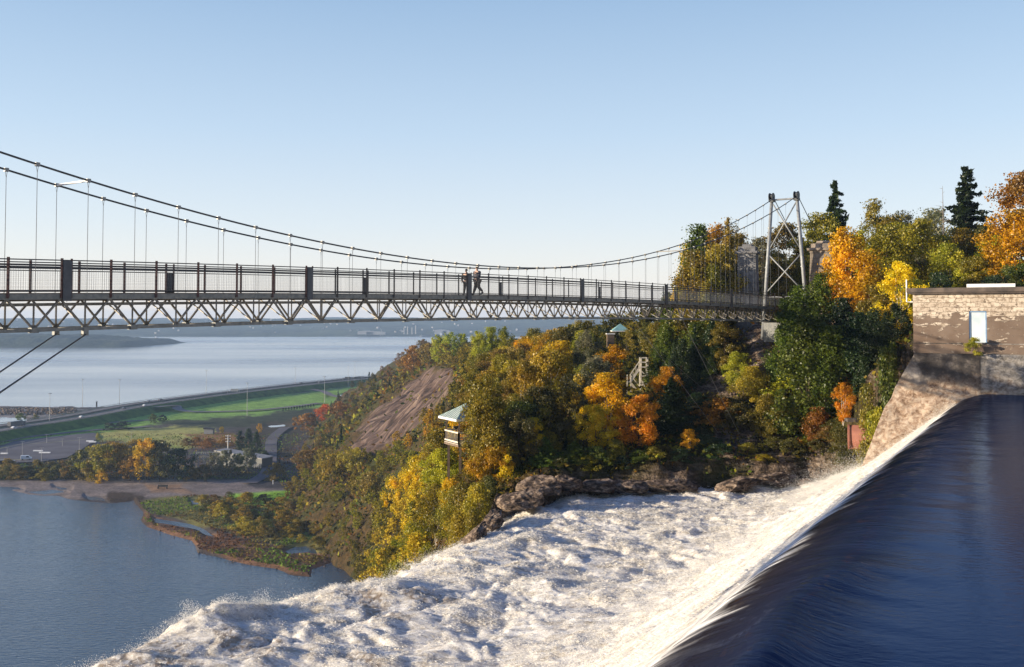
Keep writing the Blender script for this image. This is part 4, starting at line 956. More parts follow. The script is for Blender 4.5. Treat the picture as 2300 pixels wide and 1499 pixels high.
def tree(x, y, z, H, W, kind, shape, label=None, group=None, bark=None, hint=None):
    r = empty(NAMES[shape], (x, y, z), rnd.uniform(0, 6.28)); far = 1 if (H/y*FPX < 75 or y > 260) else 0
    if shape == 'spruce': W *= 1.8
    ai = int(np.argmin([abs(math.log(q/(W/H))) for q in ASPS])); var = rnd.randint(0, 2 if far == 0 else 1); q = W/H/ASPS[ai]
    c = bpy.data.objects.new('crown', crown_mesh(shape, var, far, ai)); C.objects.link(c); c.parent = r; c.scale = (H*q, H*q, H)
    c.material_slots[0].link = 'OBJECT'; c.material_slots[0].material = M['leaf_'+kind]
    bk = bark or {'birch': 'bark_white', 'poplar': 'bark_grey'}.get(shape, 'bark')
    tk = bpy.data.objects.new('trunk', trunk_mesh(shape, var, bk)); C.objects.link(tk); tk.parent = r; wt = max(min(W, H*.7), .8); tk.scale = (wt, wt, H)
    r['category'] = 'shrub' if shape == 'bush' else 'tree'
    px, py = proj(x, y, z+H*.55)
    ALLT.append(dict(o=r, px=px, py=py, kind=kind, shape=shape, label=label, size=H/y*FPX, far=far, hint=hint, H=H, y=y))
    if group: r['group'] = group
    return r
def tpx(px, D, top, wpx, kind, shape, label=None, bark=None, zb=None, hint=None, minh=1.2):
    x = at(px, 700, D).x; z = hz1(x, D) if zb is None else zb; zt = at(px, top, D).z; x = at(px, top, D).x
    H = max(zt-z, minh)
    if H > 12.5 and zb is None and D < 700 and (px < 1500 or top > 700):
        hw_ = 9.5 if D < 150 else 11.0; best = None       # solve for the distance where a tree of ordinary height has its top here
        for D2 in np.arange(D*.55, D*1.5, D*.01):
            x2 = at(px, top, D2).x; g2 = hz1(x2, D2)
            if g2 < -79.5 or D2-np.interp(x2, *BANK) < 3: continue
            e2_ = abs(at(px, top, D2).z-g2-hw_)+abs(D2-D)/D*3
            if best is None or e2_ < best[0]: best = (e2_, D2, x2, g2)
        if best and best[0] < 6: _, D, x, z = best; zt = at(px, top, D).z; H = max(min(zt-z, 15), 3)
    W = wpx*D/FPX
    return tree(x, D, z-.1, H, W*(1.04 if shape in ('cedar', 'spruce') else .92), kind, shape, label, None, bark, hint)
T = tpx
# skyline, right
T(1875, 135, 402, 92, 'darkgreen', 'spruce', 'dark spruce with a sharp tip rising behind the golden birches right of the tower')
T(2168, 128, 370, 128, 'darkgreen', 'spruce', 'tallest broad dark spruce above the dam house roof')
T(2288, 104, 386, 150, 'rust', 'round', 'rust red maple topping the skyline at the right edge of the photo')
T(2275, 92, 470, 190, 'orangegold', 'birch', 'big orange gold birch with pale stems above the right end of the dam house')
T(1960, 130, 446, 84, 'olive', 'birch', 'airy olive tree between the sharp spruce and the tallest spruce')
T(2040, 138, 470, 84, 'greygreen', 'round', 'grey green round tree on the skyline left of the pale willow')
T(2092, 124, 466, 92, 'greygreen', 'round', 'pale grey green willow just left of the tallest spruce')
T(1900, 99, 508, 130, 'gold', 'birch', 'golden birch with white stems covering the right stone pier')
T(1942, 96, 560, 100, 'gold', 'birch', 'lower golden birch whose white stems lean right of the right stone pier')
T(1990, 106, 503, 120, 'yellowgreen', 'round', 'yellow green sumac tree on the skyline right of the golden birches')
T(2070, 103, 492, 130, 'yellowgreen', 'round', 'wide yellow green tree above the left corner of the dam house')
T(2130, 97, 545, 120, 'yellowgreen', 'birch', 'yellow green tree in front of the tallest spruce')
T(2020, 86, 585, 105, 'yellow', 'birch', 'yellow birch with a bare white stem hugging the dam house corner')
T(1838, 119, 476, 110, 'olive', 'round', 'olive round tree between the tower and the sharp spruce')
T(1772, 126, 500, 120, 'brown', 'round', 'dull brown tree seen through the tower legs', hint='tower')
T(1755, 118, 560, 90, 'brown', 'round', 'dark brown bushy tree at the foot of the tower cross brace')
T(2215, 112, 500, 120, 'darkolive', 'round', 'dark olive tree between the tallest spruce and the orange birch')
T(2190, 92, 575, 110, 'olive', 'round', 'olive tree right behind the roof hatch of the dam house')
T(2290, 88, 590, 110, 'green', 'bush', 'green shrub behind the roof at the right edge')
T(2110, 90, 610, 100, 'darkgreen', 'round', 'dark green tree rising just behind the left half of the dam house roof')
T(2240, 86, 612, 90, 'darkgreen', 'bush', 'dark low shrub behind the roof hatch')
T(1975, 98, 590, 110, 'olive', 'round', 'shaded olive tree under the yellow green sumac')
for px, D, top, w, kd, lb in ((2035, 111, 498, 120, 'yellowgreen', 'yellow green tree filling the skyline behind the yellow birch'), (2108, 107, 528, 120, 'yellowgreen', 'yellow green tree left of the tallest spruce foot'), (2152, 109, 512, 100, 'olive', 'olive tree at the left foot of the tallest spruce'), (2003, 114, 480, 90, 'olive', 'olive tree poking above the yellow green sumac'),
        (2235, 99, 528, 110, 'yellowgreen', 'yellow green tree left of the big orange gold birch'), (1932, 109, 515, 100, 'yellowgreen', 'yellow green tree behind the golden birch'), (1868, 107, 572, 80, 'orangegold', 'low golden tree at the left of the golden birch'), (1965, 92, 640, 100, 'olive', 'olive tree in half shade below the sumac'), (2050, 88, 625, 80, 'yellowgreen', 'yellow green shrubby tree just over the dam house corner'),
        (2170, 93, 600, 90, 'yellowgreen', 'yellow green tree just over the middle of the dam house roof'), (1560, 114, 560, 110, 'olive', 'olive bushy tree left in the clump left of the stone pier'), (1612, 113, 548, 110, 'brownolive', 'brown olive bushy tree in the middle of the clump left of the stone pier'), (1636, 121, 560, 66, 'olive', 'olive bushy tree right in the clump left of the stone pier'), (1535, 116, 610, 60, 'yellowgreen', 'low yellow green tree at the left end above the railing')):
    T(px, D, top, w, kd, 'round', lb)
# skyline, left of the tower
T(1543, 126, 545, 72, 'yellow', 'birch', 'pale yellow birch at the left end of the clump left of the stone pier')
T(1570, 118, 502, 104, 'cedar', 'cedar', 'deep green cedar in the clump left of the stone pier')
T(1606, 124, 500, 84, 'orangegold', 'birch', 'tan gold tree in the clump left of the stone pier')
T(1635, 117, 487, 66, 'brownolive', 'poplar', 'tallest thin tree with a pale trunk, left of the stone pier', 'bark_white')
T(1664, 132, 522, 76, 'olive', 'round', 'olive tree touching the left side of the grey stone pier')
T(1712, 130, 530, 76, 'greygreen', 'round', 'grey green tree between the grey stone pier and the tower')
T(1598, 111, 590, 96, 'olive', 'cedar', 'olive cedar rising right behind the bridge railing left of the pier')
T(1626, 112, 600, 66, 'darkolive', 'cedar', 'dark cedar rising behind the railing close left of the pier')
# cedars right of the tower
T(1795, 98, 640, 110, 'cedar', 'cedar', 'green cedar at the end of the bridge in front of the tower foot')
T(1842, 97, 612, 92, 'cedar', 'cedar', 'green cedar with a tall tip before the right stone pier')
T(1765, 99, 668, 80, 'cedar', 'cedar', 'lower green cedar hiding the end of the bridge railing')
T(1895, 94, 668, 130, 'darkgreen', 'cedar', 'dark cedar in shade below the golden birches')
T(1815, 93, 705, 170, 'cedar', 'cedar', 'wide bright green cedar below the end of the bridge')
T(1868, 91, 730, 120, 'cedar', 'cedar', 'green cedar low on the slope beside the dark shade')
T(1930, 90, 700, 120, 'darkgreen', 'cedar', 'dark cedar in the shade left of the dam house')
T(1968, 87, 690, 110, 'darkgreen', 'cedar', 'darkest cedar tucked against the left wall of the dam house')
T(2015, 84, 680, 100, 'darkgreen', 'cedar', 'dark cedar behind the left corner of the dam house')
T(1986, 79, 768, 66, 'green', 'cedar', 'bright green cedar beside the sloping concrete wall')
T(2003, 80, 760, 50, 'green', 'cedar', 'slim green cedar between the bright one and the concrete wall')
T(1972, 77.5, 905, 58, 'yellowgreen', 'bush', 'yellow green shrub against the sloping concrete wall')
T(1950, 79, 860, 60, 'olive', 'bush', 'olive shrub above the rusty pipe')
# below the bridge
T(1505, 113, 716, 120, 'cedar', 'cedar', 'green cedar under the bridge, right of the small teal roof')
T(1560, 108, 722, 124, 'cedar', 'cedar', 'big green cedar under the bridge above the rock terrace')
T(1600, 106, 770, 100, 'cedar', 'cedar', 'green cedar under the bridge nearest the grey stone pier')
T(1530, 105, 760, 90, 'darkgreen', 'cedar', 'shaded cedar between the two big cedars under the bridge')
T(1478, 127, 724, 76, 'olive', 'round', 'olive tree under the bridge left of the big cedars')
T(1628, 104, 722, 78, 'olive', 'round', 'yellowish tree under the bridge beside the pier foot')
T(1652, 101, 785, 62, 'yellowgreen', 'bush', 'yellow green shrub on the rocks below the pier foot')
# middle slope
T(1374, 111, 772, 84, 'orangegold', 'round', 'orange gold tree just left of the wooden stair tower')
T(1325, 132, 786, 100, 'yellowgreen', 'round', 'yellow green tree above the olive slope left of the stair tower')
T(1290, 106, 838, 110, 'greygreen', 'round', 'grey green tree left of the big golden birch')
T(1366, 96, 836, 122, 'gold', 'birch', 'big golden birch below the stair tower')
T(1338, 92.5, 908, 96, 'yellow', 'round', 'yellow tree at the left foot of the golden birch')
T(1434, 92, 886, 118, 'orange', 'round', 'bright orange maple below the stair tower')
T(1496, 101, 822, 72, 'gold', 'birch', 'golden tree right of the stair tower', )
T(1507, 96, 846, 80, 'darkgreen', 'spruce', 'dark spruce right of the orange maple')
T(1548, 90.5, 962, 50, 'gold', 'birch', 'small golden sapling glowing against the dark cliff')
T(1232, 101, 786, 170, 'brownolive', 'birch', 'wide brown olive birch with a leaning pale trunk')
T(1175, 100, 810, 110, 'brownolive', 'birch', 'brown olive birch right of the gazebo tree')
T(1096, 90.2, 838, 116, 'olive', 'birch', 'olive birch hiding the right half of the gazebo')
T(1088, 89.6, 896, 84, 'brownolive', 'round', 'small brown olive tree against the right side of the gazebo')
T(1168, 93, 900, 110, 'green', 'round', 'fresh green tree right of the gazebo')
T(1105, 88.5, 1000, 120, 'orangegold', 'bush', 'orange gold shrub below the gazebo deck')
T(1200, 90, 935, 46, 'yellow', 'bush', 'small bright yellow shrub right of the fresh green tree')
T(1140, 87.5, 1020, 50, 'yellow', 'bush', 'yellow patch of shrub above the left end of the rock bank')
for px, top, w, lb in ((1150, 1010, 54, 'small green spruce on the left end of the rock bank'), (1225, 980, 62, 'green spruce left of the paler twin above the rock bank'), (1290, 988, 60, 'paler green spruce above the middle of the rock bank')):
    T(px, 89, top, w, 'green', 'spruce', lb)
for px, D, top, w, kd, lb in ((1335, 89, 1000, 80, 'green', 'green shrub above the rock bank below the golden birch'), (1385, 89.5, 985, 70, 'olive', 'olive shrub at the trunk of the orange maple'), (1440, 89, 1010, 80, 'green', 'low green shrub under the orange maple'),
    (1495, 90, 1000, 70, 'darkolive', 'dark shrub left of the small golden sapling'), (1590, 91, 1010, 70, 'darkgreen', 'dark shrub right of the small golden sapling')):
    T(px, D, top, w, kd, 'bush', lb)
# right slope
for px, D, top, w, kd, lb in ((1690, 98, 822, 110, 'brownolive', 'olive gold shrub right of the pale rock terrace'), (1765, 97, 838, 120, 'yellowgreen', 'yellow olive shrub below the wide bright cedar'), (1725, 93, 880, 100, 'olive', 'olive shrub in the middle of the right slope'),
    (1838, 90, 912, 90, 'rust', 'rust red shrub left of the rusty pipe'), (1795, 92, 905, 90, 'yellowgreen', 'yellow green shrub left of the rust red shrub'), (1610, 96, 892, 110, 'rust', 'rust brown shrub below the pale rock terrace'),
    (1665, 94, 905, 110, 'darkolive', 'dark olive shrub on the brow of the dark cliff'), (1570, 99, 880, 70, 'darkgreen', 'dark shrub left of the pale rock terrace'), (1835, 87.6, 985, 62, 'darkolive', 'dark olive shrub standing on the rocks by the water'),
    (1905, 92, 830, 80, 'rust', 'reddish shrub in the gully above the pipe'), (1745, 89.5, 1000, 80, 'darkolive', 'dark shrub at the foot of the cliff'), (1680, 89.5, 1010, 60, 'olive', 'olive shrub at the foot of the cliff'), (1850, 94, 850, 90, 'olive', 'olive shrub under the low cedar')):
    T(px, D, top, w, kd, 'bush', lb)
T(1893, 86.5, 858, 62, 'orange', 'birch', 'slender orange tree left of the bright green cedar')
T(1712, 88, 1043, 50, 'brownolive', 'bush', 'tuft of tan grass on the dark rock by the water', minh=.5)
T(2186, 68.3, 768, 36, 'yellowgreen', 'bush', 'small yellow green plant growing from the ledge under the blue door', zb=zLedge+.05)
# ridge
for px, D, top, w, kd, sh, lb in ((1168, 205, 764, 46, 'orange', 'poplar', 'vivid orange poplar on the ridge right of the lime birches'), (1142, 190, 832, 34, 'orange', 'poplar', 'small red orange tree below the vivid orange poplar'),
    (985, 335, 752, 46, 'lime', 'poplar', 'leftmost of the lime green birches above the scar'), (1010, 345, 746, 44, 'lime', 'poplar', 'second lime green birch from the left above the scar'), (1036, 350, 750, 44, 'lime', 'poplar', 'third lime green birch from the left above the scar'),
    (1075, 330, 742, 46, 'lime', 'poplar', 'lime green birch above the right corner of the scar'), (1102, 325, 734, 48, 'lime', 'poplar', 'tallest lime green birch on the ridge'), (1132, 320, 732, 44, 'yellowgreen', 'poplar', 'rightmost of the lime green birches'),
    (928, 420, 776, 60, 'rust', 'round', 'rusty round tree where the ridge drops to the river'), (958, 390, 772, 54, 'brown', 'round', 'brown tree left of the lime green birches'), (912, 440, 800, 40, 'rust', 'round', 'small rusty tree on the edge left of the scar'),
    (1236, 190, 738, 90, 'orangegold', 'round', 'orange gold round tree on the ridge'), (1203, 206, 736, 60, 'olive', 'round', 'olive tree on the ridge left of the orange gold one'), (1290, 182, 728, 84, 'olive', 'round', 'olive tree on the ridge right of the orange gold one'),
    (1340, 195, 732, 70, 'darkgreen', 'round', 'dark green tree on the ridge left of the teal roof'), (1262, 170, 770, 90, 'darkolive', 'round', 'dark tree in shade below the orange gold tree'), (1435, 160, 722, 80, 'olive', 'round', 'olive tree right of the teal roof'),
    (1200, 165, 782, 90, 'brownolive', 'round', 'brown olive tree below the ridge'), (1130, 240, 785, 70, 'brown', 'round', 'brown tree between the birches and the orange poplar'), (1320, 150, 765, 80, 'brownolive', 'round', 'brown olive tree below the teal roof, left of it'),
    (728, 520, 908, 48, 'red', 'bush', 'vivid red tree at the left end of the wooded slope'), (690, 560, 928, 60, 'rust', 'round', 'rusty tree left of the vivid red one'), (765, 500, 902, 50, 'rust', 'round', 'rusty tree right of the vivid red one'),
    (966, 210, 918, 30, 'orangegold', 'poplar', 'slim orange tree left of the gazebo'), (1050, 97, 935, 40, 'orange', 'round', 'orange tree seen through the open gazebo'),
    (908, 185, 1060, 110, 'yellow', 'poplar', 'tall yellow tree on the lower slope above the marsh point'), (868, 205, 1115, 90, 'yellowgreen', 'poplar', 'yellow green tree lowest on the slope by the water'), (955, 150, 1015, 110, 'yellow', 'birch', 'yellow tree below the slim orange one'),
    (985, 125, 960, 90, 'olive', 'round', 'olive tree below left of the gazebo'), (1010, 108, 1040, 100, 'brownolive', 'round', 'brown olive tree under the gazebo post'), (1065, 92, 1070, 90, 'olive', 'bush', 'olive shrub above the lip of the falls'),
    (690, 345, 1012, 80, 'brown', 'round', 'grey brown tree at the foot of the slope by the green meadow'), (745, 325, 1020, 80, 'brownolive', 'round', 'brown olive tree right of the grey brown one'), (800, 300, 1005, 84, 'brownolive', 'poplar', 'tall brown olive tree on the lower slope'),
    (830, 255, 1060, 70, 'brown', 'round', 'brown tree above the yellow green tree by the water'), (1000, 95, 1110, 80, 'darkolive', 'bush', 'dark shrub at the brink of the falls')):
    T(px, D, top, w, kd, sh, lb)
for px, D, top, w, kd, lb in ((1072, 80, 1080, 80, 'brownolive', 'brown olive shrub just left of the left end of the rock bank'), (1045, 84, 1075, 80, 'olive', 'olive shrub under the orange gold shrub'), (1098, 83, 1062, 60, 'darkolive', 'dark olive shrub at the top of the brink rocks'), (1030, 80, 1135, 70, 'brownolive', 'brown olive shrub hanging over the brink'),
        (1062, 76, 1128, 60, 'olive', 'olive shrub between the brink rocks'), (1020, 90, 1090, 90, 'olive', 'broad olive shrub above the brink'), (1260, 88.2, 1030, 60, 'darkolive', 'dark shrub overhanging the pale topped rock'), (1320, 88.4, 1035, 70, 'olive', 'olive shrub overhanging the rock shelf'), (1400, 88.6, 1040, 60, 'darkgreen', 'dark shrub above the lit boulder'),
        (1470, 88.8, 1040, 60, 'olive', 'olive shrub above the massive smooth rock'), (1530, 88.8, 1035, 70, 'darkgreen', 'dark shrub at the foot of the golden sapling'), (1620, 89, 1025, 80, 'darkgreen', 'dark shrub in the shaded recess'), (1775, 88.6, 1035, 70, 'darkolive', 'dark shrub left of the craggy rock'), (1880, 87.6, 1020, 60, 'darkolive', 'dark shrub below the rust red shrub by the water'), (1893, 85.5, 950, 60, 'darkolive', 'dark shrub left of the mouth of the pipe'), (1912, 82.5, 1022, 46, 'darkolive', 'dark shrub under the mouth of the pipe'), (1938, 80.5, 1030, 40, 'darkgreen', 'dark shrub between pipe and spray'), (1860, 87.5, 955, 66, 'brown', 'brown shrub above the end of the bank')):
    T(px, D, top, w, kd, 'bush', lb)
# thin bare snags
def snag(px, D, top, label):
    p = at(px, top, D); z = hz1(p.x, D); r = empty('bare_tree', (p.x, D, z)); tag(r, label, 'tree'); H = p.z-z; g = random.Random(int(px)); b = MB()
    b.tube([(0, 0, -.3), (.05, 0, H*.5), (0, 0, H)], [.12, .08, .015], 6); b.build('trunk', M['bark_grey'], r); b = MB()
    for k in range(26):
        z_ = H*g.uniform(.45, .98); a = g.uniform(0, 6.28); L = (H-z_)*.22+.3; b.tube([(0, 0, z_), (math.cos(a)*L, math.sin(a)*L, z_+L*.3)], [.025, .006], 4)
    b.build('branches', M['bark_grey'], r); return r
snag(2117, 112, 418, 'thin bare dead tree left of the tallest spruce')
snag(1352, 150, 775, 'leafless pale tree left below the teal roof')
snag(1990, 128, 470, 'thin bare tree rising behind the yellow green sumac')

# trees and shrubs on the lower plain, placed by their foot
def P2(px, base, top, w, kind, shape, label=None, hint=None):
    p = onz(px, base, -79.4); zt = at(px, top, p.y).z; return tree(p.x, p.y, -79.5, zt+79.5, w*p.y/FPX, kind, shape, label, None, None, hint)
for a in ((180, 1074, 1012, 60, 'darkolive', 'round', 'dark olive tree at the left end of the tree line by the beach'), (222, 1078, 1000, 84, 'yellowgreen', 'round', 'broad golden olive tree in the tree line by the beach'), (262, 1076, 996, 60, 'brownolive', 'round', 'brown olive tree behind the beach, left of the rusty one'),
          (292, 1080, 1026, 50, 'rust', 'round', 'rusty tree in the tree line by the beach'), (326, 1082, 985, 56, 'yellow', 'poplar', 'bright yellow tree lit at the middle of the beach tree line'), (358, 1081, 990, 74, 'darkolive', 'round', 'dark round tree right of the bright yellow one'),
          (400, 1081, 1008, 66, 'darkgreen', 'round', 'dark green tree at the right end of the beach tree line'), (228, 1084, 1055, 24, 'yellow', 'bush', 'small yellow shrub at the edge of the beach'), (200, 1078, 1035, 50, 'brown', 'bush', 'brown shrub under the dark olive tree'),
          (305, 1062, 988, 60, 'brown', 'round', 'brown tree behind the bright yellow one'), (250, 1062, 992, 60, 'brown', 'round', 'brown tree at the edge of the parking lot'), (482, 1066, 1018, 40, 'greygreen', 'poplar', 'grey green tree left of the low grey building'),
          (508, 1070, 1012, 46, 'greygreen', 'poplar', 'grey green tree before the low grey building'), (556, 1062, 1008, 48, 'greygreen', 'poplar', 'grey green tree before the right end of the low building'), (533, 1066, 1020, 30, 'green', 'poplar', 'small green tree before the low building'), (462, 1083, 1050, 16, 'greygreen', 'poplar', 'lone slim tree at the back of the beach'),
          (540, 1020, 966, 30, 'darkgreen', 'cedar', 'left of the three dark conifers behind the low building'), (558, 1024, 963, 32, 'darkgreen', 'cedar', 'tallest of the dark conifers behind the low building'), (576, 1026, 970, 30, 'darkgreen', 'cedar', 'right of the three dark conifers behind the low building'),
          (616, 1078, 1040, 46, 'brown', 'bush', 'brown shrub at the foot of the slope by the track'), (592, 1040, 1012, 30, 'darkgreen', 'bush', 'dark shrub right of the low building'), (46, 951, 928, 22, 'green', 'round', 'small green tree by the riprap inlet'), (80, 949, 931, 16, 'darkolive', 'round', 'smaller dark tree by the riprap inlet'),
          (344, 953, 930, 20, 'green', 'round', 'left of the two green trees on the highway bank'), (365, 951, 932, 22, 'darkgreen', 'round', 'right of the two green trees on the highway bank'), (248, 966, 950, 34, 'darkgreen', 'bush', 'left half of the dark hedge above the parking lot'), (276, 965, 947, 38, 'darkgreen', 'bush', 'right half of the dark hedge above the parking lot'),
          (583, 974, 952, 14, 'orangegold', 'poplar', 'tiny orange tree near the hut'), (498, 975, 958, 12, 'brownolive', 'poplar', 'tiny olive tree right of the hut'), (440, 1000, 982, 30, 'rust', 'bush', 'left rusty shrub behind the substation'), (470, 1004, 984, 36, 'rust', 'bush', 'middle rusty shrub behind the substation'), (505, 1002, 980, 30, 'rust', 'bush', 'right rusty shrub behind the substation'),
          (420, 1000, 984, 26, 'brown', 'bush', 'brown shrub behind the dark green tree'), (220, 988, 972, 12, 'yellowgreen', 'bush', 'yellowish shrub at the far corner of the parking lot')):
    P2(*a)
for k in range(12):
    x_ = 636+k*6.2; P2(x_, 925-k*.9, 917-k*.9, 5, 'darkgreen', 'round', 'small dark round trees in an even row beside the far green meadow'); ALLT[-1]['o']['group'] = 'row of small trees by the far meadow'
g_ = random.Random(5)
for k, (px, py) in enumerate([(12, 1075), (40, 1076), (70, 1074), (100, 1077), (128, 1070), (150, 1076), (20, 1062), (85, 1062), (118, 1058), (145, 1056), (430, 1078), (455, 1070)]):
    P2(px, py, py-g_.uniform(18, 32), g_.uniform(34, 52), g_.choice(['darkolive', 'brown', 'darkolive', 'olive']), 'bush', None, 'beach')
# marsh shrubs
k = 0; placed = []
while k < 64:
    px = g_.uniform(440, 860); py = g_.uniform(1108, 1285); pl = [(440, 1112), (560, 1115), (660, 1150), (760, 1160), (880, 1240), (860, 1290), (790, 1255), (700, 1232), (560, 1200), (470, 1165)]
    if float(poly_sd(np.array([px]), np.array([py]), pl)[0]) < 2: continue
    if any(abs(px-a)*.5+abs(py-b)*1.2 < 13 for a, b in placed): 
        k += .05; continue
    placed.append((px, py)); sz = g_.uniform(14, 30)
    P2(px, py, py-sz, sz*g_.uniform(1.3, 2.1), g_.choice(['darkolive', 'darkolive', 'brown', 'olive', 'brownolive']), 'bush', None, 'marsh'); k += 1

# clear view boxes of things that must stay visible: (x0, y0, x1, y1, distance)
KEEP = [(985, 905, 1062, 1062, 93), (1405, 795, 1462, 885, 120), (1366, 722, 1420, 765, 185), (1545, 832, 1690, 900, 102), (1655, 725, 1770, 850, 108), (1900, 880, 1990, 1060, 80), (1600, 940, 1800, 1100, 92), (1560, 935, 1640, 1060, 93), (1305, 840, 1480, 1000, 96)]
# colour zones in the picture, used only to choose what kind of tree grows where
ZK = [(700, 930, ['rust', 'orangegold', 'rust', 'darkgreen']), (820, 880, ['darkgreen', 'olive', 'brownolive', 'darkolive']), (760, 950, ['darkgreen', 'darkolive', 'brown']), (670, 1000, ['rust', 'brown', 'orangegold', 'brownolive']), (760, 1060, ['brownolive', 'yellowgreen', 'brownolive', 'olive']), (850, 1100, ['yellowgreen', 'yellowgreen', 'olive']),
      (920, 1150, ['yellowgreen', 'yellow', 'olive']), (950, 950, ['orangegold', 'brownolive', 'gold', 'rust']), (940, 1040, ['yellowgreen', 'yellow', 'brownolive']), (1020, 880, ['darkgreen', 'darkolive', 'olive']), (1090, 850, ['olive', 'brownolive', 'brown']), (1060, 800, ['brown', 'brownolive', 'darkolive']), (1200, 830, ['brown', 'brownolive', 'orangegold']),
      (1280, 760, ['darkolive', 'olive', 'brownolive']), (1330, 830, ['greygreen', 'yellowgreen', 'brownolive']), (1400, 760, ['darkolive', 'olive']), (1250, 940, ['darkgreen', 'darkolive', 'olive']), (1400, 960, ['darkgreen', 'darkolive']), (1520, 960, ['darkgreen', 'darkolive']), (1540, 800, ['cedar', 'darkgreen']), (1700, 940, ['darkolive', 'brown']),
      (1720, 800, ['brownolive', 'yellowgreen']), (1800, 900, ['olive', 'rust', 'brownolive']), (1900, 800, ['darkgreen']), (2000, 620, ['olive', 'darkgreen', 'yellowgreen']), (2200, 600, ['darkolive', 'olive', 'darkgreen']), (900, 800, ['rust', 'brown']), (1600, 600, ['darkolive'])]
cand = []; D = 91.0
while D < 1000:
    step = 21 if D < 300 else 19
    for px in np.arange(600, 2300, step):
        p_ = px+g_.uniform(-11, 11); d_ = D*(1+g_.uniform(-.03, .03)); x = (p_-1150)/FPX*d_
        cand.append((p_, d_, x))
    D *= 1.06 if D < 300 else 1.085
cx_ = np.array([c[2] for c in cand]); cy_ = np.array([c[1] for c in cand]); czz = hz(cx_, cy_); cz2 = hz(cx_+.8, cy_); cz3 = hz(cx_, cy_-1.5)
scd = scar_sd(cx_, cy_, czz); edge_ = np.interp(cy_, *EDGE)
# depth of the nearest thing standing at an image point decides visibility: skip trees wholly behind the hand-placed ones
keepc = []
for i, (p_, d_, x) in enumerate(cand):
    z = czz[i]
    if z < -78.6 or cy_[i]-np.interp(x, *BANK) < 3.0 or (scd[i] > -6 and 250 < d_ < 520): continue
    if d_ < 118 and p_ > 1690 and p_ < 2060: continue
    if d_ < 84 or (p_ > 2040 and d_ < 100): continue
    _, pyb = proj(x, d_, z)
    H = (g_.uniform(3.6, 6.4) if d_ < 130 else g_.uniform(5.5, 9.5)) if z-edge_[i] > -1e9 else 5
    if d_ > 250: H = g_.uniform(6, 10)
    if 111 < d_ < 127 and 1200 < p_ < 1415: H = g_.uniform(1.5, 2.6)
    if d_ < 106 and 1225 < p_ < 1490: H = g_.uniform(1.6, 2.8)
    if x < edge_[i]-4: H *= .8
    zk = min(ZK, key=lambda q: (q[0]-p_)**2+(q[1]-(pyb-H/d_*FPX*.5))**2); kd = g_.choice(zk[2])
    wpx = H*.62/d_*FPX; topy = pyb-H/d_*FPX; bad = False
    for (a, b_, c_, e_, dd) in KEEP:
        if d_ < dd+2 and p_+wpx/2 > a and p_-wpx/2 < c_ and topy < e_ and pyb > b_: bad = True
    if bad: continue
    if d_ > 520 and p_ > 1000: continue
    keepc.append((d_, p_, x, z, H, kd, H/d_*FPX, pyb))
# coarse visibility: walk front to back over image columns
colsv = {}
vis = []
for (d_, p_, x, z, H, kd, hpx, pyb) in sorted(keepc):
    c0 = int((p_-hpx*.25)//8); c1 = int((p_+hpx*.25)//8); top = pyb-hpx
    m = sum(1 for c in range(c0, c1+1) if top < colsv.get(c, 1e9)-hpx*.10)
    if m*3 >= (c1-c0+1):
        vis.append((d_, p_, x, z, H, kd, hpx))
        for c in range(c0, c1+1): colsv[c] = min(colsv.get(c, 1e9), top+hpx*.16)
vis.sort(key=lambda q: -q[6]); NI = 150
def shp(kd, d_):
    if kd in ('darkgreen', 'cedar'): return g_.choice(['spruce', 'cedar', 'spruce'])
    return g_.choice(['round', 'round', 'birch', 'poplar'])
for (d_, p_, x, z, H, kd, hpx) in vis[:NI]:
    sh = shp(kd, d_); tree(x, d_, z-.2, H, H*{'spruce': .28, 'cedar': .45, 'poplar': .45}.get(sh, .66)*g_.uniform(.85, 1.15), kd, sh)
# the rest of the far wood reads as one mass
stuffV = {}
for (d_, p_, x, z, H, kd, hpx) in vis[NI:NI+900]:
    sh = shp(kd, d_); k = (sh, g_.randint(0, 1)); me_ = crown_mesh(k[0], k[1], 1, 2)
    if k not in stuffV:
        a_ = np.empty(len(me_.vertices)*3, np.float32); me_.vertices.foreach_get('co', a_); stuffV[k] = a_.reshape(-1, 4, 3)
    Q = stuffV[k]; sel = np.random.RandomState(int(p_)).rand(len(Q)) < .30; Q = Q[sel]
    cen = Q.mean(1, keepdims=True); Q = cen+(Q-cen)*1.5; a = g_.uniform(0, 6.28); ca_, sa_ = math.cos(a), math.sin(a); W = H*(.62 if sh in ('spruce', 'cedar') else 1.0)
    V = np.stack([(Q[..., 0]*ca_-Q[..., 1]*sa_)*W+x, (Q[..., 0]*sa_+Q[..., 1]*ca_)*W+d_, Q[..., 2]*H+z-.2], -1)
    stuffV.setdefault(('out', kd), []).append(V.reshape(-1, 3))
for k, v in list(stuffV.items()):
    if k[0] != 'out': continue
ov = []; oc = []
for k, v in stuffV.items():
    if k[0] == 'out':
        V = np.concatenate(v); n_ = len(V)//4; cA, cB, cC = [np.array(q) for q in LC[k[1]]]; u = np.random.RandomState(3).rand(n_, 1)
        cc = np.where(u < .5, cA+(cB-cA)*u*2, cB+(cC-cB)*(u*2-1)); ov.append(V); oc.append(np.repeat(cc, 4, 0))
def vleaf(name, layer):
    t = NT(name); vc_ = t.n('VertexColor', layer_name=layer).outputs[0]; d = t.n('BsdfDiffuse', {'Color': vc_}); tl = t.n('BsdfTranslucent', {'Color': vc_}); mx = t.n('MixShader', {0: .3, 1: d.outputs[0], 2: tl.outputs[0]}); t.l(mx.outputs[0], t.out.inputs[0]); return t.m
M['vleaf'] = vleaf('mixed_foliage', 'Col')
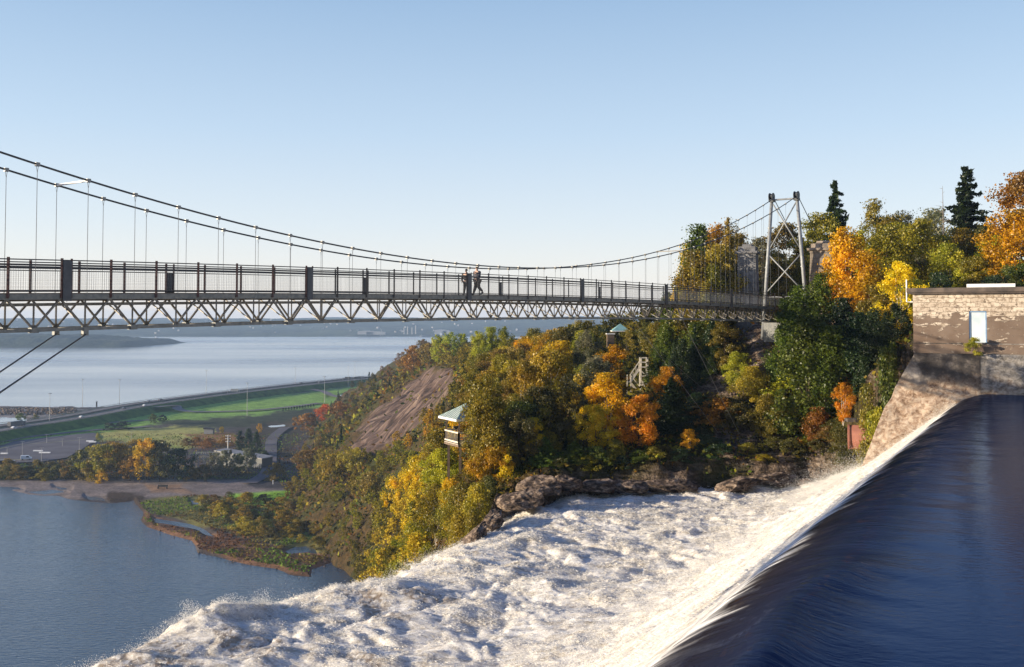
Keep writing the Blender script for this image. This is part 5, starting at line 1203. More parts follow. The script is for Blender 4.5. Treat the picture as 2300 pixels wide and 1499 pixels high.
if ov:
    V = np.concatenate(ov); me = np_mesh('hillside_woods', V, np.arange(len(V)).reshape(-1, 4)); vcol(me, 'Col', np.concatenate(oc))
    tag(link_mesh('hillside_woods', me, M['vleaf']), 'mixed autumn woods covering the far slopes of the ridge', kind='stuff')
# undergrowth
n = 120000; g = np.random.RandomState(8); rr_ = g.uniform(-.33, .66, n); yy = np.exp(g.uniform(math.log(74), math.log(700), n)**1.0); xx = rr_*yy
zz = hz(xx, yy); q_ = yy-np.interp(xx, *BANK); sd2 = scar_sd(xx, yy, zz); ed2 = np.interp(yy, *EDGE)
ppx, ppy = proj(xx, yy, zz); rk2 = np.zeros(n, bool)
for pl in ([(1545, 838), (1690, 834), (1680, 890), (1560, 885)], [(1670, 728), (1760, 728), (1775, 830), (1690, 835)]): rk2 |= (poly_sd(ppx, ppy, pl) > -3) & (g.rand(n) > .3) & (yy < 135)
ok = (zz > -78.5) & (q_ > 1.7) & ~((sd2 > -2) & (yy > 250) & (yy < 520) & (g.rand(n) > .10*(1+1.5*fbm(xx/8, yy/8, seed=77)))) & ~rk2 & ~((xx > ed2-6) & (xx < ed2) & (yy < 90))
xx, yy, zz = xx[ok], yy[ok], zz[ok]; n = len(xx); sz = yy*.0022*g.uniform(.6, 1.4, n)
P = np.stack([xx, yy, zz+sz*g.uniform(0, 2.4, n)], 1); V = quads(P, g.normal(size=(n, 3))+np.array([0, 0, .5]), sz, .6, g)
nn = fbm(xx/6, yy/6, o=3, seed=201); kinds = ['olive', 'brown', 'darkolive', 'brownolive', 'rust', 'green', 'yellowgreen']; ki = np.clip(((nn+.5)*len(kinds)+g.normal(size=n)*1.1).astype(int), 0, len(kinds)-1)
cc = np.array([LC[k][1] for k in kinds])[ki]*g.uniform(.5, 1.3, (n, 1))
me = np_mesh('undergrowth', V, np.arange(len(V)).reshape(-1, 4)); vcol(me, 'Col', np.repeat(cc, 4, 0)); tag(link_mesh('undergrowth', me, M['vleaf']), 'low autumn scrub and saplings covering the hillside ground', kind='stuff')
# marsh and meadow tufts
n = 34000; ppx = g.uniform(-60, 900, n); ppy = g.uniform(975, 1300, n); pt = [onz(a, b, -79.5) for a, b in zip(ppx, ppy)]
X_ = np.array([p.x for p in pt]); Y_ = np.array([p.y for p in pt]); sdd = poly_sd(ppx+7*fbm(X_/14, Y_/14, o=4, seed=90), ppy+2.4*fbm(X_/12, Y_/12, o=4, seed=91), LAND)
for p_ in PUD: sdd = np.minimum(sdd, -poly_sd(ppx, ppy, p_)-1)
beach = poly_sd(ppx, ppy, [(-60, 1078), (620, 1076), (640, 1105), (560, 1118), (430, 1112), (320, 1128), (-60, 1100)]) > 0; lot_ = poly_sd(ppx, ppy, poly) > -2
ok = (sdd > 5) & ~beach & ~lot_; X_, Y_, ppx, ppy = X_[ok], Y_[ok], ppx[ok], ppy[ok]; n = len(X_); sz = g.uniform(.25, .7, n)
V = quads(np.stack([X_, Y_, np.full(n, -79.45)+sz*.4], 1), g.normal(size=(n, 3)), sz, .6, g)
wet = fbm(X_/18, Y_/18, o=3, seed=222)+.25*((ppy < 1160) & (ppx > 520) & (ppy > 1100))
cc = np.where((wet > .12)[:, None], np.array([.13, .20, .03]), np.array([.19, .15, .04]))*g.uniform(.5, 1.4, (n, 1)); cc = np.where((wet < -.22)[:, None], np.array([.14, .07, .035])*g.uniform(.6, 1.3, (n, 1)), cc)
me = np_mesh('marsh_grass', V, np.arange(len(V)).reshape(-1, 4)); vcol(me, 'Col', np.repeat(cc, 4, 0)); tag(link_mesh('marsh_grass', me, M['vleaf']), 'tussocks of marsh grass and low weeds on the flat land', kind='stuff')

# ------------------------------------------------------------------ labels for the trees that have none: counted from a landmark
KW = {'olive': 'olive', 'gold': 'golden', 'yellow': 'yellow', 'yellowgreen': 'yellow green', 'green': 'green', 'darkgreen': 'dark green', 'cedar': 'deep green', 'orange': 'orange', 'rust': 'rust brown', 'brown': 'brown', 'brownolive': 'brown olive',
      'red': 'red', 'greygreen': 'grey green', 'lime': 'lime green', 'orangegold': 'orange gold', 'darkolive': 'dark olive'}
SW = {'birch': 'airy tree', 'round': 'bushy tree', 'poplar': 'upright tree', 'bush': 'shrub', 'cedar': 'cedar', 'spruce': 'spruce'}
LM = [('gazebo', 1020, 965), ('bare scar', 900, 910), ('wooden stair tower', 1437, 840), ('small teal roof', 1393, 745), ('grey stone pier', 1681, 640), ('steel tower', 1765, 600), ('rusty pipe', 1930, 985), ('pale rock terrace', 1620, 860), ('vivid red tree', 728, 925),
      ('blue door', 2195, 735), ('rock bank', 1290, 1090), ('lime green birches', 1080, 780), ('green meadow', 690, 1130), ('low grey building', 540, 1030), ('parking lot', 100, 1010), ('brink of the falls', 850, 1300)]
ORD = ['nearest', 'second nearest', 'third nearest', 'fourth nearest', 'fifth nearest', 'sixth nearest', 'seventh nearest', 'eighth nearest', 'ninth nearest', 'tenth nearest']+['%dth nearest' % k for k in range(11, 60)]
groups_ = {}
for t_ in ALLT:
    if t_['label']: t_['o']['label'] = t_['label']; continue
    lm = min(LM, key=lambda q: math.hypot(q[1]-t_['px'], q[2]-t_['py'])); dx = t_['px']-lm[1]; dy = t_['py']-lm[2]
    side = ('right of' if dx > 0 else 'left of') if abs(dx) > abs(dy)*1.0 else ('below' if dy > 0 else 'above')
    if t_['hint'] == 'marsh': t_['o']['group'] = 'shrubs scattered over the marsh'; key = ('marsh', t_['kind'], side, lm[0], 'shrub')
    elif t_['hint'] == 'beach': t_['o']['group'] = 'shrubs behind the beach'; key = ('beach', t_['kind'], side, lm[0], 'shrub')
    else: t_['o']['group'] = 'trees covering the hillside'; key = ('hill', t_['kind'], side, lm[0], SW[t_['shape']])
    groups_.setdefault(key, []).append((math.hypot(dx, dy), t_))
for key, v in groups_.items():
    v.sort(key=lambda q: q[0])
    for i, (_, t_) in enumerate(v):
        where = {'marsh': 'marsh ', 'beach': 'beachside ', 'hill': ''}[key[0]]
        t_['o']['label'] = '%s %s %s%s %s the %s' % (ORD[i], KW[key[1]], where, key[4], key[2], key[3]) if len(v) > 1 else '%s %s%s %s the %s' % (KW[key[1]], where, key[4], key[2], key[3])

# ------------------------------------------------------------------ people on the bridge
def skin(name, J, E_, m, parent=None, sub=1):
    me = bpy.data.meshes.new(name); me.from_pydata([j[:3] for j in J], E_, []); o = link_mesh(name, me, m, parent)
    sk = o.modifiers.new('skin', 'SKIN'); sk.use_smooth_shade = True; me.skin_vertices or None
    if not me.skin_vertices: 
        bpy.context.view_layer.objects.active = o
    for i, j in enumerate(J): me.skin_vertices[0].data[i].radius = (j[3], j[4] if len(j) > 4 else j[3])
    me.skin_vertices[0].data[0].use_root = True
    su_ = o.modifiers.new('sub', 'SUBSURF'); su_.levels = sub; su_.render_levels = sub
    return o
def person(loc, rz, H, jm, tm, label, stride=.2, arm=.15, lean=0.0, bulk=1.0):
    k = H/1.75; B = bulk
    hip = (0, 0, .92); J = [(0, 0, .95, .13*B, .10*B), (0, lean*.3, 1.15, .12*B, .09*B), (0, lean*.8, 1.38, .155*B, .105*B), (0, lean, 1.50, .06, .06), (0, lean+.015, 1.58, .065, .075), (0, lean+.02, 1.68, .075, .09)]
    E_ = [(0, 1), (1, 2), (2, 3), (3, 4), (4, 5)]
    legs = []; arms = []
    for sx in (-1, 1):
        y = stride*sx; lift = .12 if (sx < 0 and stride > .15) else 0
        a = [(sx*.10, 0, .88, .085*B), (sx*.10, y*.35+(.06 if lift else 0), .50, .062*B), (sx*.10, y-(.10 if lift else 0), .10+lift, .045), (sx*.10, y+(.03 if lift else .14), .035+lift*.6, .04)]
        i = len(J); J += a; E_ += [(0, i), (i, i+1), (i+1, i+2), (i+2, i+3)]; legs.append(a)
        yy = -arm*sx; b = [(sx*.20*B, lean, 1.40, .055*B), (sx*.26*B, lean+yy*.4, 1.14, .045*B), (sx*.25*B, lean+yy+.10, .92, .032), (sx*.24*B, lean+yy+.15, .83, .035)]
        i = len(J); J += b; E_ += [(2, i), (i, i+1), (i+1, i+2), (i+2, i+3)]; arms.append(b)
    o = skin('person', J, E_, M['skin']); o.location = loc; o.rotation_euler = (0, 0, rz); o.scale = (k, k, k)
    tag(o, label, 'person')
    Jj = [(0, 0, .90, .155*B, .12*B), (0, lean*.3, 1.15, .15*B, .115*B), (0, lean*.8, 1.40, .17*B, .12*B), (0, lean, 1.485, .075, .07)]; Ej = [(0, 1), (1, 2), (2, 3)]
    for b in arms: i = len(Jj); Jj += [(b[0][0], b[0][1], b[0][2], b[0][3]*1.35), (b[1][0], b[1][1], b[1][2], b[1][3]*1.4), (b[2][0], b[2][1], b[2][2]+.02, b[2][3]*1.5)]; Ej += [(2, i), (i, i+1), (i+1, i+2)]
    skin('jacket', Jj, Ej, jm, o)
    Jt = [(0, 0, .95, .14*B, .115*B)]; Et = []
    for a in legs: i = len(Jt); Jt += [(a[0][0], a[0][1], a[0][2], a[0][3]*1.25), (a[1][0], a[1][1], a[1][2], a[1][3]*1.3), (a[2][0], a[2][1], a[2][2]+.02, a[2][3]*1.6)]; Et += [(0, i), (i, i+1), (i+1, i+2)]
    skin('trousers', Jt, Et, tm, o)
    for a in legs:
        b = MB(); b.tube([(a[2][0], a[2][1]-.03, a[2][2]-.02), (a[3][0], a[3][1]-.03, a[3][2]+.005), (a[3][0], a[3][1]+.06, a[3][2])], [.05, .052, .035], 8); b.build('shoe', M['dark'], o, True)
    b = MB(); c_ = Vector((0, lean+.0, 1.70)); pts = []
    b.tube([c_+Vector((0, -.035, -.05)), c_+Vector((0, -.02, .02)), c_+Vector((0, -.005, .07)), c_+Vector((0, 0, .09))], [.085, .097, .075, .03], 10); b.build('hair', M['hair'], o, True)
    b = MB(); b.box((0, lean+.115, 1.655), (.025, .03, .035)); b.build('nose', M['skin'], o)
    return o
def on_bridge(px, o):
    n = min(np.arange(0, 30, .02), key=lambda n: abs(proj(*bp(n, o, dz(n)))[0]-px)); return bp(n, o, dz(n)+.005)
brz = math.atan2(BD.y, BD.x)-R(90)
person(on_bridge(1072, .55), brz+R(180-18), 1.80, M['jacket'], M['trousers'], 'taller person in a checked jacket walking across the footbridge', .22, .16, .03, 1.4)
person(on_bridge(1047, .75), brz+R(180+10), 1.60, M['darkcoat'], M['darkcoat'], 'shorter person in dark clothes walking beside the taller one on the footbridge', .14, .10, .0, 1.3)

# ------------------------------------------------------------------ lookout gazebo
gz = at(1030, 1000, 92.5); gz = Vector((gz.x, gz.y, gz.z)); gr_ = empty('lookout_gazebo', gz, R(0)); tag(gr_, 'small wooden lookout gazebo with a sage green roof and white railing on the cliff', 'gazebo')
ga = math.atan2(2.62, -1.45); gu = Vector((math.cos(ga), math.sin(ga), 0)); gv = Vector((gu.y, -gu.x, 0)); GS = 3.0
def gp(u, v, z): return gu*u+gv*v+Vector((0, 0, z))
def gquad(b, pts, th): b.prism([gp(*p) for p in pts], Vector((0, 0, th)))
b = MB()
for k in range(15): 
    u = GS*k/15+.02; gquad(b, [(u, -.05, 0), (u+.17, -.05, 0), (u+.17, 4.4, 0), (u, 4.4, 0)], .05)
b.build('deck', M['palewood'], gr_)
b = MB()
for v in (0, 1.5, 3.0): b.bar(gp(0, v, -.12), gp(GS, v, -.12), .09, .18)
for u in (.03, GS-.03): b.bar(gp(u, -.05, -.1), gp(u, 4.4, -.1), .09, .22)
b.build('joists', M['greywood'], gr_)
zb_ = hz1(gz.x, gz.y)-gz.z-1.2
for (u, v) in ((.25, .3), (GS-.25, .3), (.25, 2.9), (GS-.25, 2.9)):
    b = MB(); b.bar(gp(u, v, zb_), gp(u, v, .0), .24, .24); b.build('support_post', M['greywood'], gr_)
for (u, v) in ((.12, .12), (GS-.12, .12), (.12, GS-.12), (GS-.12, GS-.12)):
    b = MB(); b.bar(gp(u, v, 0), gp(u, v, 2.42), .17, .17); b.build('roof_post', M['greywood'], gr_)
e_ = .45; zr = 2.38; A = [gp(-e_, -e_, zr), gp(GS+e_, -e_, zr), gp(GS+e_, GS+e_, zr), gp(-e_, GS+e_, zr)]; ap = gp(GS/2, GS/2, zr+1.25)
b = MB(); b.add(A+[ap], [(0, 1, 4), (1, 2, 4), (2, 3, 4), (3, 0, 4), (3, 2, 1, 0)]); rf = b.build('roof', M['roofgreen'], gr_)
b = MB()
for i in range(4):
    p, q = A[i], A[(i+1) % 4]
    for k in range(1, 9):
        u = k/9; s_ = p.lerp(q, u); w = 1-abs(2*u-1); e2 = s_.lerp((p+q)/2+(ap-(p+q)/2)*1.0, 0); top_ = s_+(ap-(p+q)/2)*w
        b.bar(s_+Vector((0, 0, .02)), top_+Vector((0, 0, .02)), .05, .05)
    b.bar(p, ap, .07, .07)
b.build('seam', simple('seam_metal', (.30, .42, .38), (.38, .5, .46), 2, .5), rf)
b = MB()
for i in range(4): b.bar(A[i]+Vector((0, 0, -.07)), A[(i+1) % 4]+Vector((0, 0, -.07)), .05, .20)
b.build('fascia', M['white'], rf)
def railing(p, q, name='railing'):
    b = MB(); 
    for z in (1.05, .18): b.bar(p+Vector((0, 0, z)), q+Vector((0, 0, z)), .10, .14)
    for z in (0, ): 
        for w in (p, q): b.bar(w, w+Vector((0, 0, 1.1)), .14, .14)
    d = q-p; n_ = int(d.length/.14)
    for k in range(1, n_): b.bar(p+d*k/n_+Vector((0, 0, .2)), p+d*k/n_+Vector((0, 0, 1.0)), .02, .02)
    return b.build(name, M['palewood'], gr_)
railing(gp(0, 0, .05), gp(GS, 0, .05)); railing(gp(GS, 0, .05), gp(GS, GS, .05)); railing(gp(0, .0, .05), gp(0, 1.5, .05), 'side_railing'); railing(gp(0, 2.0, .05), gp(0, 4.3, .05), 'side_railing')
sc_ = empty('viewing_scope', gz+gp(1.5, .45, .05)); tag(sc_, 'dark coin operated viewing scope behind the gazebo railing', 'viewing scope')
b = MB(); b.tube([(0, 0, 0), (0, 0, 1.25)], .05, 8); b.tube([(0, 0, 0), (0, 0, .05)], .16, 10); b.build('stand', M['dark'], sc_)
b = MB(); b.tube([(-.22, -.1, 1.42), (.2, .1, 1.42)], [.10, .13], 10); b.box((0, 0, 1.32), (.2, .16, .18)); b.build('scope_head', M['dark'], sc_)
# retaining wall below
p = at(982, 1048, 94.0); q = at(1026, 1046, 93.0); p.z = hz1(p.x, p.y)+.6; q.z = p.z; w_ = MB(); 
for k in range(3): w_.bar(p+Vector((0, 0, -.28*k-.14)), q+Vector((0, 0, -.28*k-.14)), .25, .26)
tag(w_.build('retaining_wall', M['greywood'], bevel=.02), 'low brown timber retaining wall below the gazebo', 'retaining wall')

# ------------------------------------------------------------------ stair tower
D_ = 121.0; so = at(1444, 880, D_); st_ = empty('stair_tower', so); tag(st_, 'pale timber stair tower with a lookout landing among golden trees', 'stair tower')
mpp = D_/FPX
def sp_(px, py, dy=0.0): q = at(px, py, D_+dy)-so; return q
for (x, dy) in ((1437, 0), (1452, 0), (1440, 1.4), (1455, 1.4)):
    b = MB(); b.bar(sp_(x, 905, dy), sp_(x, 803, dy), .13, .13); b.build('leg', M['whitewood'], st_)
b = MB(); b.prism([sp_(1435, 826, -.1), sp_(1455, 826, -.1), sp_(1457, 826, 1.5), sp_(1437, 826, 1.5)], (0, 0, .12)); b.build('landing', M['whitewood'], st_)
for y0 in (804, 814):
    b = MB()
    for a_, c_ in (((1437, 0), (1452, 0)), ((1437, 0), (1440, 1.4)), ((1440, 1.4), (1455, 1.4)), ((1452, 0), (1455, 1.4))): b.bar(sp_(a_[0], y0, a_[1]), sp_(c_[0], y0, c_[1]), .09, .12)
    b.build('railing', M['whitewood'], st_)
b = MB()
for (x0, y0, x1, y1) in ((1437, 845, 1452, 878), (1452, 845, 1437, 878), (1437, 830, 1452, 845), (1452, 845, 1437, 845)): b.bar(sp_(x0, y0, -.08), sp_(x1, y1, -.08), .08, .10)
b.build('cross_brace', M['whitewood'], st_)
for dy in (0, 1.1):
    b = MB(); b.bar(sp_(1436, 828, dy), sp_(1416, 858, dy), .06, .28); b.build('stringer', M['whitewood'], st_)
    b = MB(); b.bar(sp_(1436, 812, dy), sp_(1415, 843, dy), .07, .09)
    for k in range(4): x = 1435-6.6*k; y = 829+10*k; b.bar(sp_(x, y, dy), sp_(x, y-17, dy), .06, .06)
    b.build('stair_railing', M['whitewood'], st_)
b = MB()
for k in range(11): u = k/10; x = 1435-20*u; y = 827+30*u; b.prism([sp_(x, y, 0), sp_(x-2.2, y, 0), sp_(x-2.2, y, 1.1), sp_(x, y, 1.1)], (0, 0, .05))
b.build('treads', M['whitewood'], st_)
b = MB(); b.prism([sp_(1408, 859, 0), sp_(1418, 859, 0), sp_(1418, 859, 2.0), sp_(1408, 859, 2.0)], (0, 0, .1)); b.build('lower_landing', M['whitewood'], st_)
for k, x in enumerate((1409, 1417)):
    b = MB(); b.bar(sp_(x, 885, 0), sp_(x, 842, 0), .11, .11); b.build('leg', M['whitewood'], st_)
b = MB(); b.bar(sp_(1418, 862, 1.4), sp_(1436, 885, 1.4), .06, .26); b.bar(sp_(1418, 845, 1.4), sp_(1436, 868, 1.4), .07, .09); b.build('lower_flight', M['whitewood'], st_)

# ------------------------------------------------------------------ teal roofed pavilion on the ridge
c0 = at(1393, 745, 188); pv_ = empty('pavilion', (c0.x, c0.y, c0.z-2.2)); tag(pv_, 'little pavilion with a teal pyramid roof on the wooded ridge', 'pavilion')
b = MB(); w = 1.35; A = [Vector((x*w*1.25, y*w*1.25, 2.35)) for x, y in ((-1, -1), (1, -1), (1, 1), (-1, 1))]; b.add(A+[Vector((0, 0, 3.7))], [(0, 1, 4), (1, 2, 4), (2, 3, 4), (3, 0, 4), (3, 2, 1, 0)]); b.build('roof', M['roofteal'], pv_)
b = MB(); 
for i in range(4): b.bar(A[i]+Vector((0, 0, -.06)), A[(i+1) % 4]+Vector((0, 0, -.06)), .06, .14)
b.build('fascia', M['white'], pv_)
for x in (-1, 1):
    for y in (-1, 1): b = MB(); b.bar((x*w, y*w, -1.5), (x*w, y*w, 2.3), .14, .14); b.build('post', M['greywood'], pv_)
c1 = at(1371, 749, 186); ex = empty('annex_hut', (c1.x, c1.y, c1.z-2.4)); tag(ex, 'low hut with a pale roof edge left of the teal pavilion', 'hut')
b = MB(); b.box((0, 0, 1.0), (1.3, 1.3, 2.4)); b.build('wall', M['greywood'], ex); b = MB(); b.box((0, 0, 2.3), (1.6, 1.6, .18)); b.build('roof', M['white'], ex)

# ------------------------------------------------------------------ rock outcrops along the water
t = NT('dark_outcrop_rock'); co = t.coord(); a = t.noise(1.3, 8, t.map(co, (1, 1, 2.2), (R(20), R(25), 0)), .7, .6); b_ = t.noise(5, 6, co, .7)
c = t.ramp(a, [(.36, (.018, .013, .010)), (.46, (.075, .052, .038)), (.54, (.20, .145, .105)), (.66, (.42, .33, .25))]); hh = t.math('ADD', a, t.math('MULTIPLY', b_, .4)); t.bsdf(c, .85, 0, hh, 1.0, .22, .25); M['rock'] = t.m
def X_l(x, y, s_): return fbm(x*2+s_, y*2, o=3, seed=int(s_)+60)*1.6
def outcrop(px, py, D, w, h, dpt, seed, label, slope=.0, group='rock outcrops at the edge of the rapids'):
    o_ = at(px, py, D); nu, nv = 90, 46; nu, nv = 150, 80; u = np.linspace(0, 2*math.pi, nu); v = np.linspace(-.35, 1, nv)*math.pi/2
    U_, V_ = np.meshgrid(u, v); x = np.cos(U_)*np.cos(V_); y = np.sin(U_)*np.cos(V_); z = np.sin(V_)
    gq = np.random.RandomState(seed*13+1); pn = gq.normal(size=(34, 3))*np.array([1, 1, 1.3]); pn /= np.linalg.norm(pn, axis=1, keepdims=True); po = gq.uniform(.62, 1.12, 34)
    wx_ = fbm(x*2.1+seed, y*2.1, z*2.1, o=3, seed=seed+30)*.16; xx_, yy_, zz_ = x+wx_, y-wx_*.7, z+wx_*.5
    d = np.min(po[:, None, None]/np.maximum(pn[:, 0, None, None]*xx_+pn[:, 1, None, None]*yy_+pn[:, 2, None, None]*zz_, .22), axis=0)
    d = np.minimum(d, 1.35)*(1+.05*fbm(x*6, y*6, z*6, o=4, seed=seed+2))
    lay = np.floor(z*5+X_l(x, y, seed))/5; z = z*.75+lay*.25; crk = ridge(x*3.4+z*1.5+seed, y*3.4+z, 5, seed+9); d = d*(1+.055*crk)-.05*np.abs(fbm(x*5, y*5, z*5, o=2, seed=seed+4))
    X = x*d*w/2; Y = y*d*dpt/2; Z = np.where(z > 0, z, z*.8)*d*h*.48-h*.20; Z = Z+X*slope
    me = np_mesh('rock_outcrop', np.stack([X, Y, Z], -1).reshape(-1, 3), grid_faces(nv, nu)); r = link_mesh('rock_outcrop', me, M['rock']); r.location = o_; tag(r, label, 'rock', group)
for a_ in ((1165, 1118, 78.2, 4.2, 2.3, 3.4, 1, 'dark ragged rock at the left end of the bank', .12), (1215, 1085, 81.5, 4.4, 2.2, 3.5, 2, 'pale topped rock second from the left end of the bank', .05), (1275, 1078, 84.3, 3.8, 2.0, 3, 3, 'dark rock under the left green spruces', 0),
           (1345, 1088, 85.5, 4.2, 1.6, 3, 4, 'low rock shelf below the big golden birch', 0), (1425, 1085, 85.8, 3.4, 1.8, 2.6, 5, 'lit brown boulder in the middle of the bank', -.1), (1510, 1082, 86, 4.4, 2.0, 3, 6, 'massive smooth dark rock below the golden sapling', 0),
           (1655, 1082, 85.4, 4.0, 1.9, 3.4, 8, 'layered brown rock sloping down to the left by the water', .28), (1725, 1070, 86.5, 3.6, 1.9, 3, 9, 'rounded rock under the tuft of tan grass', 0), (1812, 1080, 86.4, 3.2, 1.8, 2.6, 10, 'craggy rock at the right end of the bank', -.1), (1868, 1078, 85.5, 2.6, 1.5, 2.4, 12, 'small dark rock near the end of the spillway', 0),
           (1100, 1168, 73.5, 2.6, 2.2, 3.2, 13, 'grey rock at the brink below the left end of the bank', .5), (1068, 1196, 70.0, 2.0, 1.8, 3.0, 14, 'grey rock ledge right at the brink of the falls', .6)):
    outcrop(*a_)
# ------------------------------------------------------------------ small things on the plain
def mast(px, yb, yt, label, z=-79.4, r=.22, heads=True, grp='tall highway light masts', cat='light mast'):
    p = onz(px, yb, z); H = at(px, yt, p.y).z-p.z; m = empty('light_mast' if heads else 'lamp_post', p); tag(m, label, cat, grp)
    b = MB(); b.tube([(0, 0, -.3), (0, 0, H)], [r, r*.45], 6); b.build('pole', M['mast'], m)
    b = MB()
    if heads:
        for k in range(6): a = k*math.pi/3; b.box((math.cos(a)*.9, math.sin(a)*.9, H-.2), (.7, .5, .3), rz=a)
        b.tube([(0, 0, H-.3), (0, 0, H)], .5, 8)
    else: b.bar((-.9, 0, H), (.9, 0, H), .12, .12); b.box((-.9, 0, H-.08), (.6, .3, .14)); b.box((.9, 0, H-.08), (.6, .3, .14))
    b.build('lamp_head', M['mast'], m)
for px, yb, yt, lb in ((111, 962, 884, 'light mast nearest the left end of the highway'), (185, 914, 852, 'light mast on the shore road left of the dark post'), (268, 913, 853, 'light mast right of the dark post by the shore'), (463, 891, 832, 'light mast beyond the highway before the left sign gantry'),
        (555, 934, 860, 'light mast standing in the near green meadow'), (663, 872, 826, 'light mast beyond the middle of the highway'), (729, 905, 846, 'light mast by the right loop of the ramp'), (782, 868, 823, 'light mast left of the paired sign boards'), (797, 864, 812, 'light mast between the paired sign boards')): mast(px, yb, yt, lb)
for px, yb, yt, lb in ((50, 1027, 992, 'lamp post above the white van in the parking lot'), (93, 1037, 1006, 'lamp post right of the white van'), (105, 996, 976, 'lamp post at the far edge of the parking lot'), (140, 1004, 986, 'lamp post in the middle of the far half of the lot'), (178, 1014, 983, 'lamp post at the right side of the lot'), (16, 1017, 1005, 'small lamp post at the left of the lot'), (295, 990, 970, 'lamp post in the dry meadow')):
    mast(px, yb, yt, lb, r=.12, heads=False, grp='lamp posts of the parking lot', cat='lamp post')
def gantry(px0, px1, y, yb, label, boards):
    p = onz((px0+px1)/2, yb, ZH); D = p.y; g = empty('sign_gantry', p); tag(g, label, 'sign gantry')
    zt = at(px0, y, D).z-p.z; xa = at(px0, y, D).x-p.x; xb = at(px1, y, D).x-p.x
    b = MB(); b.bar((xa, 0, 0), (xa, 0, zt), .35, .35); b.bar((xb, 0, 0), (xb, 0, zt), .35, .35); b.bar((xa, 0, zt), (xb, 0, zt), .3, .35); b.build('frame', M['mast'], g)
    for a, c, m in boards:
        b = MB(); b.box(((a+c)/2*(xb-xa)+xa, -.35, zt-.2), ((c-a)*(xb-xa), .12, 2.6)); b.build('sign_board', M[m], g)
gantry(511, 538, 876, 884, 'pale sign gantry over the middle of the highway', ((.3, .52, 'mast'), (.56, .9, 'mast')))
gantry(770, 812, 849, 858, 'dark sign boards on the gantry farthest along the highway', ((.12, .44, 'plate'), (.6, .95, 'plate')))
pst = onz(217, 915, -79.2); b = MB(); b.bar(pst, pst+Vector((0, 0, 4.6)), .9, .9); b.box(pst+Vector((0, 0, 4.7)), (1.2, 1.2, .4)); tag(b.build('marker_post', M['dark']), 'short dark post by the shore between two light masts', 'post')
def vehicle(p, d, kind, m, label):
    d = Vector(d); d.z = 0; rz = math.atan2(d.y, d.x); v = empty({'car': 'car', 'van': 'van', 'truck': 'truck'}[kind], p, rz); tag(v, label, kind)
    L, W, H = {'car': (4.6, 1.9, 1.45), 'van': (5.6, 2.1, 2.4), 'truck': (15, 2.6, 4.0)}[kind]
    def side(pts): b = MB(); return b.prism([Vector((x, -W/2, z)) for x, z in pts], (0, W, 0))
    if kind == 'car': side([(-L/2, .35), (L/2, .35), (L/2, .8), (L*.26, .9), (L*.1, H), (-L*.28, H), (-L*.42, .95), (-L/2, .9)]).build('body', M[m], v, bevel=.08)
    elif kind == 'van': side([(-L/2, .4), (L/2, .4), (L/2, 1.15), (L*.33, 1.35), (L*.2, H), (-L/2, H)]).build('body', M[m], v, bevel=.1)
    else:
        b = MB(); b.box((-1.6, 0, 2.4), (11.4, W, 3.0)); b.build('trailer', M[m], v, bevel=.08); side([(4.6, .7), (7.3, .7), (7.3, 2.0), (6.7, 3.2), (4.6, 3.3)]).build('cab', M['carred'], v, bevel=.1); b = MB(); b.box((-1, 0, .8), (12, 1, .3)); b.build('chassis', M['dark'], v)
    b = MB()
    if kind == 'truck': b.box((7.0, 0, 2.6), (.3, 2.2, .8))
    else: b.prism([Vector((x, -W/2-.01, z)) for x, z in ([(L*.23, .95), (L*.09, H-.1), (-L*.26, H-.1), (-L*.38, .98)] if kind == 'car' else [(L*.31, 1.38), (L*.19, H-.3), (L*.0, H-.3), (0, 1.38)])], (0, W+.02, 0))
    b.build('windows', M['glass'], v)
    for x in ((-L*.32, L*.32) if kind != 'truck' else (-6.5, -5.3, 3.6, 6.2)):
        for y in (-W/2+.1, W/2-.1): b = MB(); b.tube([(x, y-.12, .34 if kind != 'truck' else .5), (x, y+.12, .34 if kind != 'truck' else .5)], .34 if kind != 'truck' else .5, 12); b.build('wheel', M['dark'], v)
def on_hw(px, off):
    best = min(((abs(proj(*p)[0]-px), i) for i, p in enumerate(hw[:-1]))); i = best[1]; a, c = hw[max(i-1, 0)], hw[i+1]
    u = min([k/40 for k in range(41)], key=lambda u: abs(proj(*a.lerp(c, u))[0]-px)); d = (c-a).normalized(); return a.lerp(c, u)+Vector((-d.y, d.x, 0))*off+Vector((0, 0, .01)), d
for px, off, kd, m, lb in ((20, -6, 'truck', 'carred', 'dark articulated truck at the left end of the highway'), (-4, -12, 'car', 'carwhite', 'pale car just ahead of the dark truck'), (152, -11, 'car', 'carwhite', 'white car in the near lanes left of the green trees'), (256, -8, 'car', 'carred', 'dark car in the near lanes above the hedge'), (295, -12, 'car', 'carwhite', 'small white car where the near lanes pass the dark post'),
        (350, 7, 'car', 'carred', 'dark car in the far lanes before the ramp'), (376, 7, 'car', 'carred', 'dark car in the far lanes beside the ramp'), (690, 8, 'car', 'carred', 'tiny dark car in the far lanes near the loop'), (704, -8, 'car', 'carred', 'tiny dark car in the near lanes near the loop')):
    p, d = on_hw(px, off); vehicle(p, d, kd, m, lb)
vehicle(onz(59, 1033, -79.0), (.9, .35, 0), 'van', 'carwhite', 'white van parked alone in the empty lot')
vehicle(onz(24, 974, -79.1), (.5, .8, 0), 'car', 'carwhite', 'small white car on the road between highway and lot')
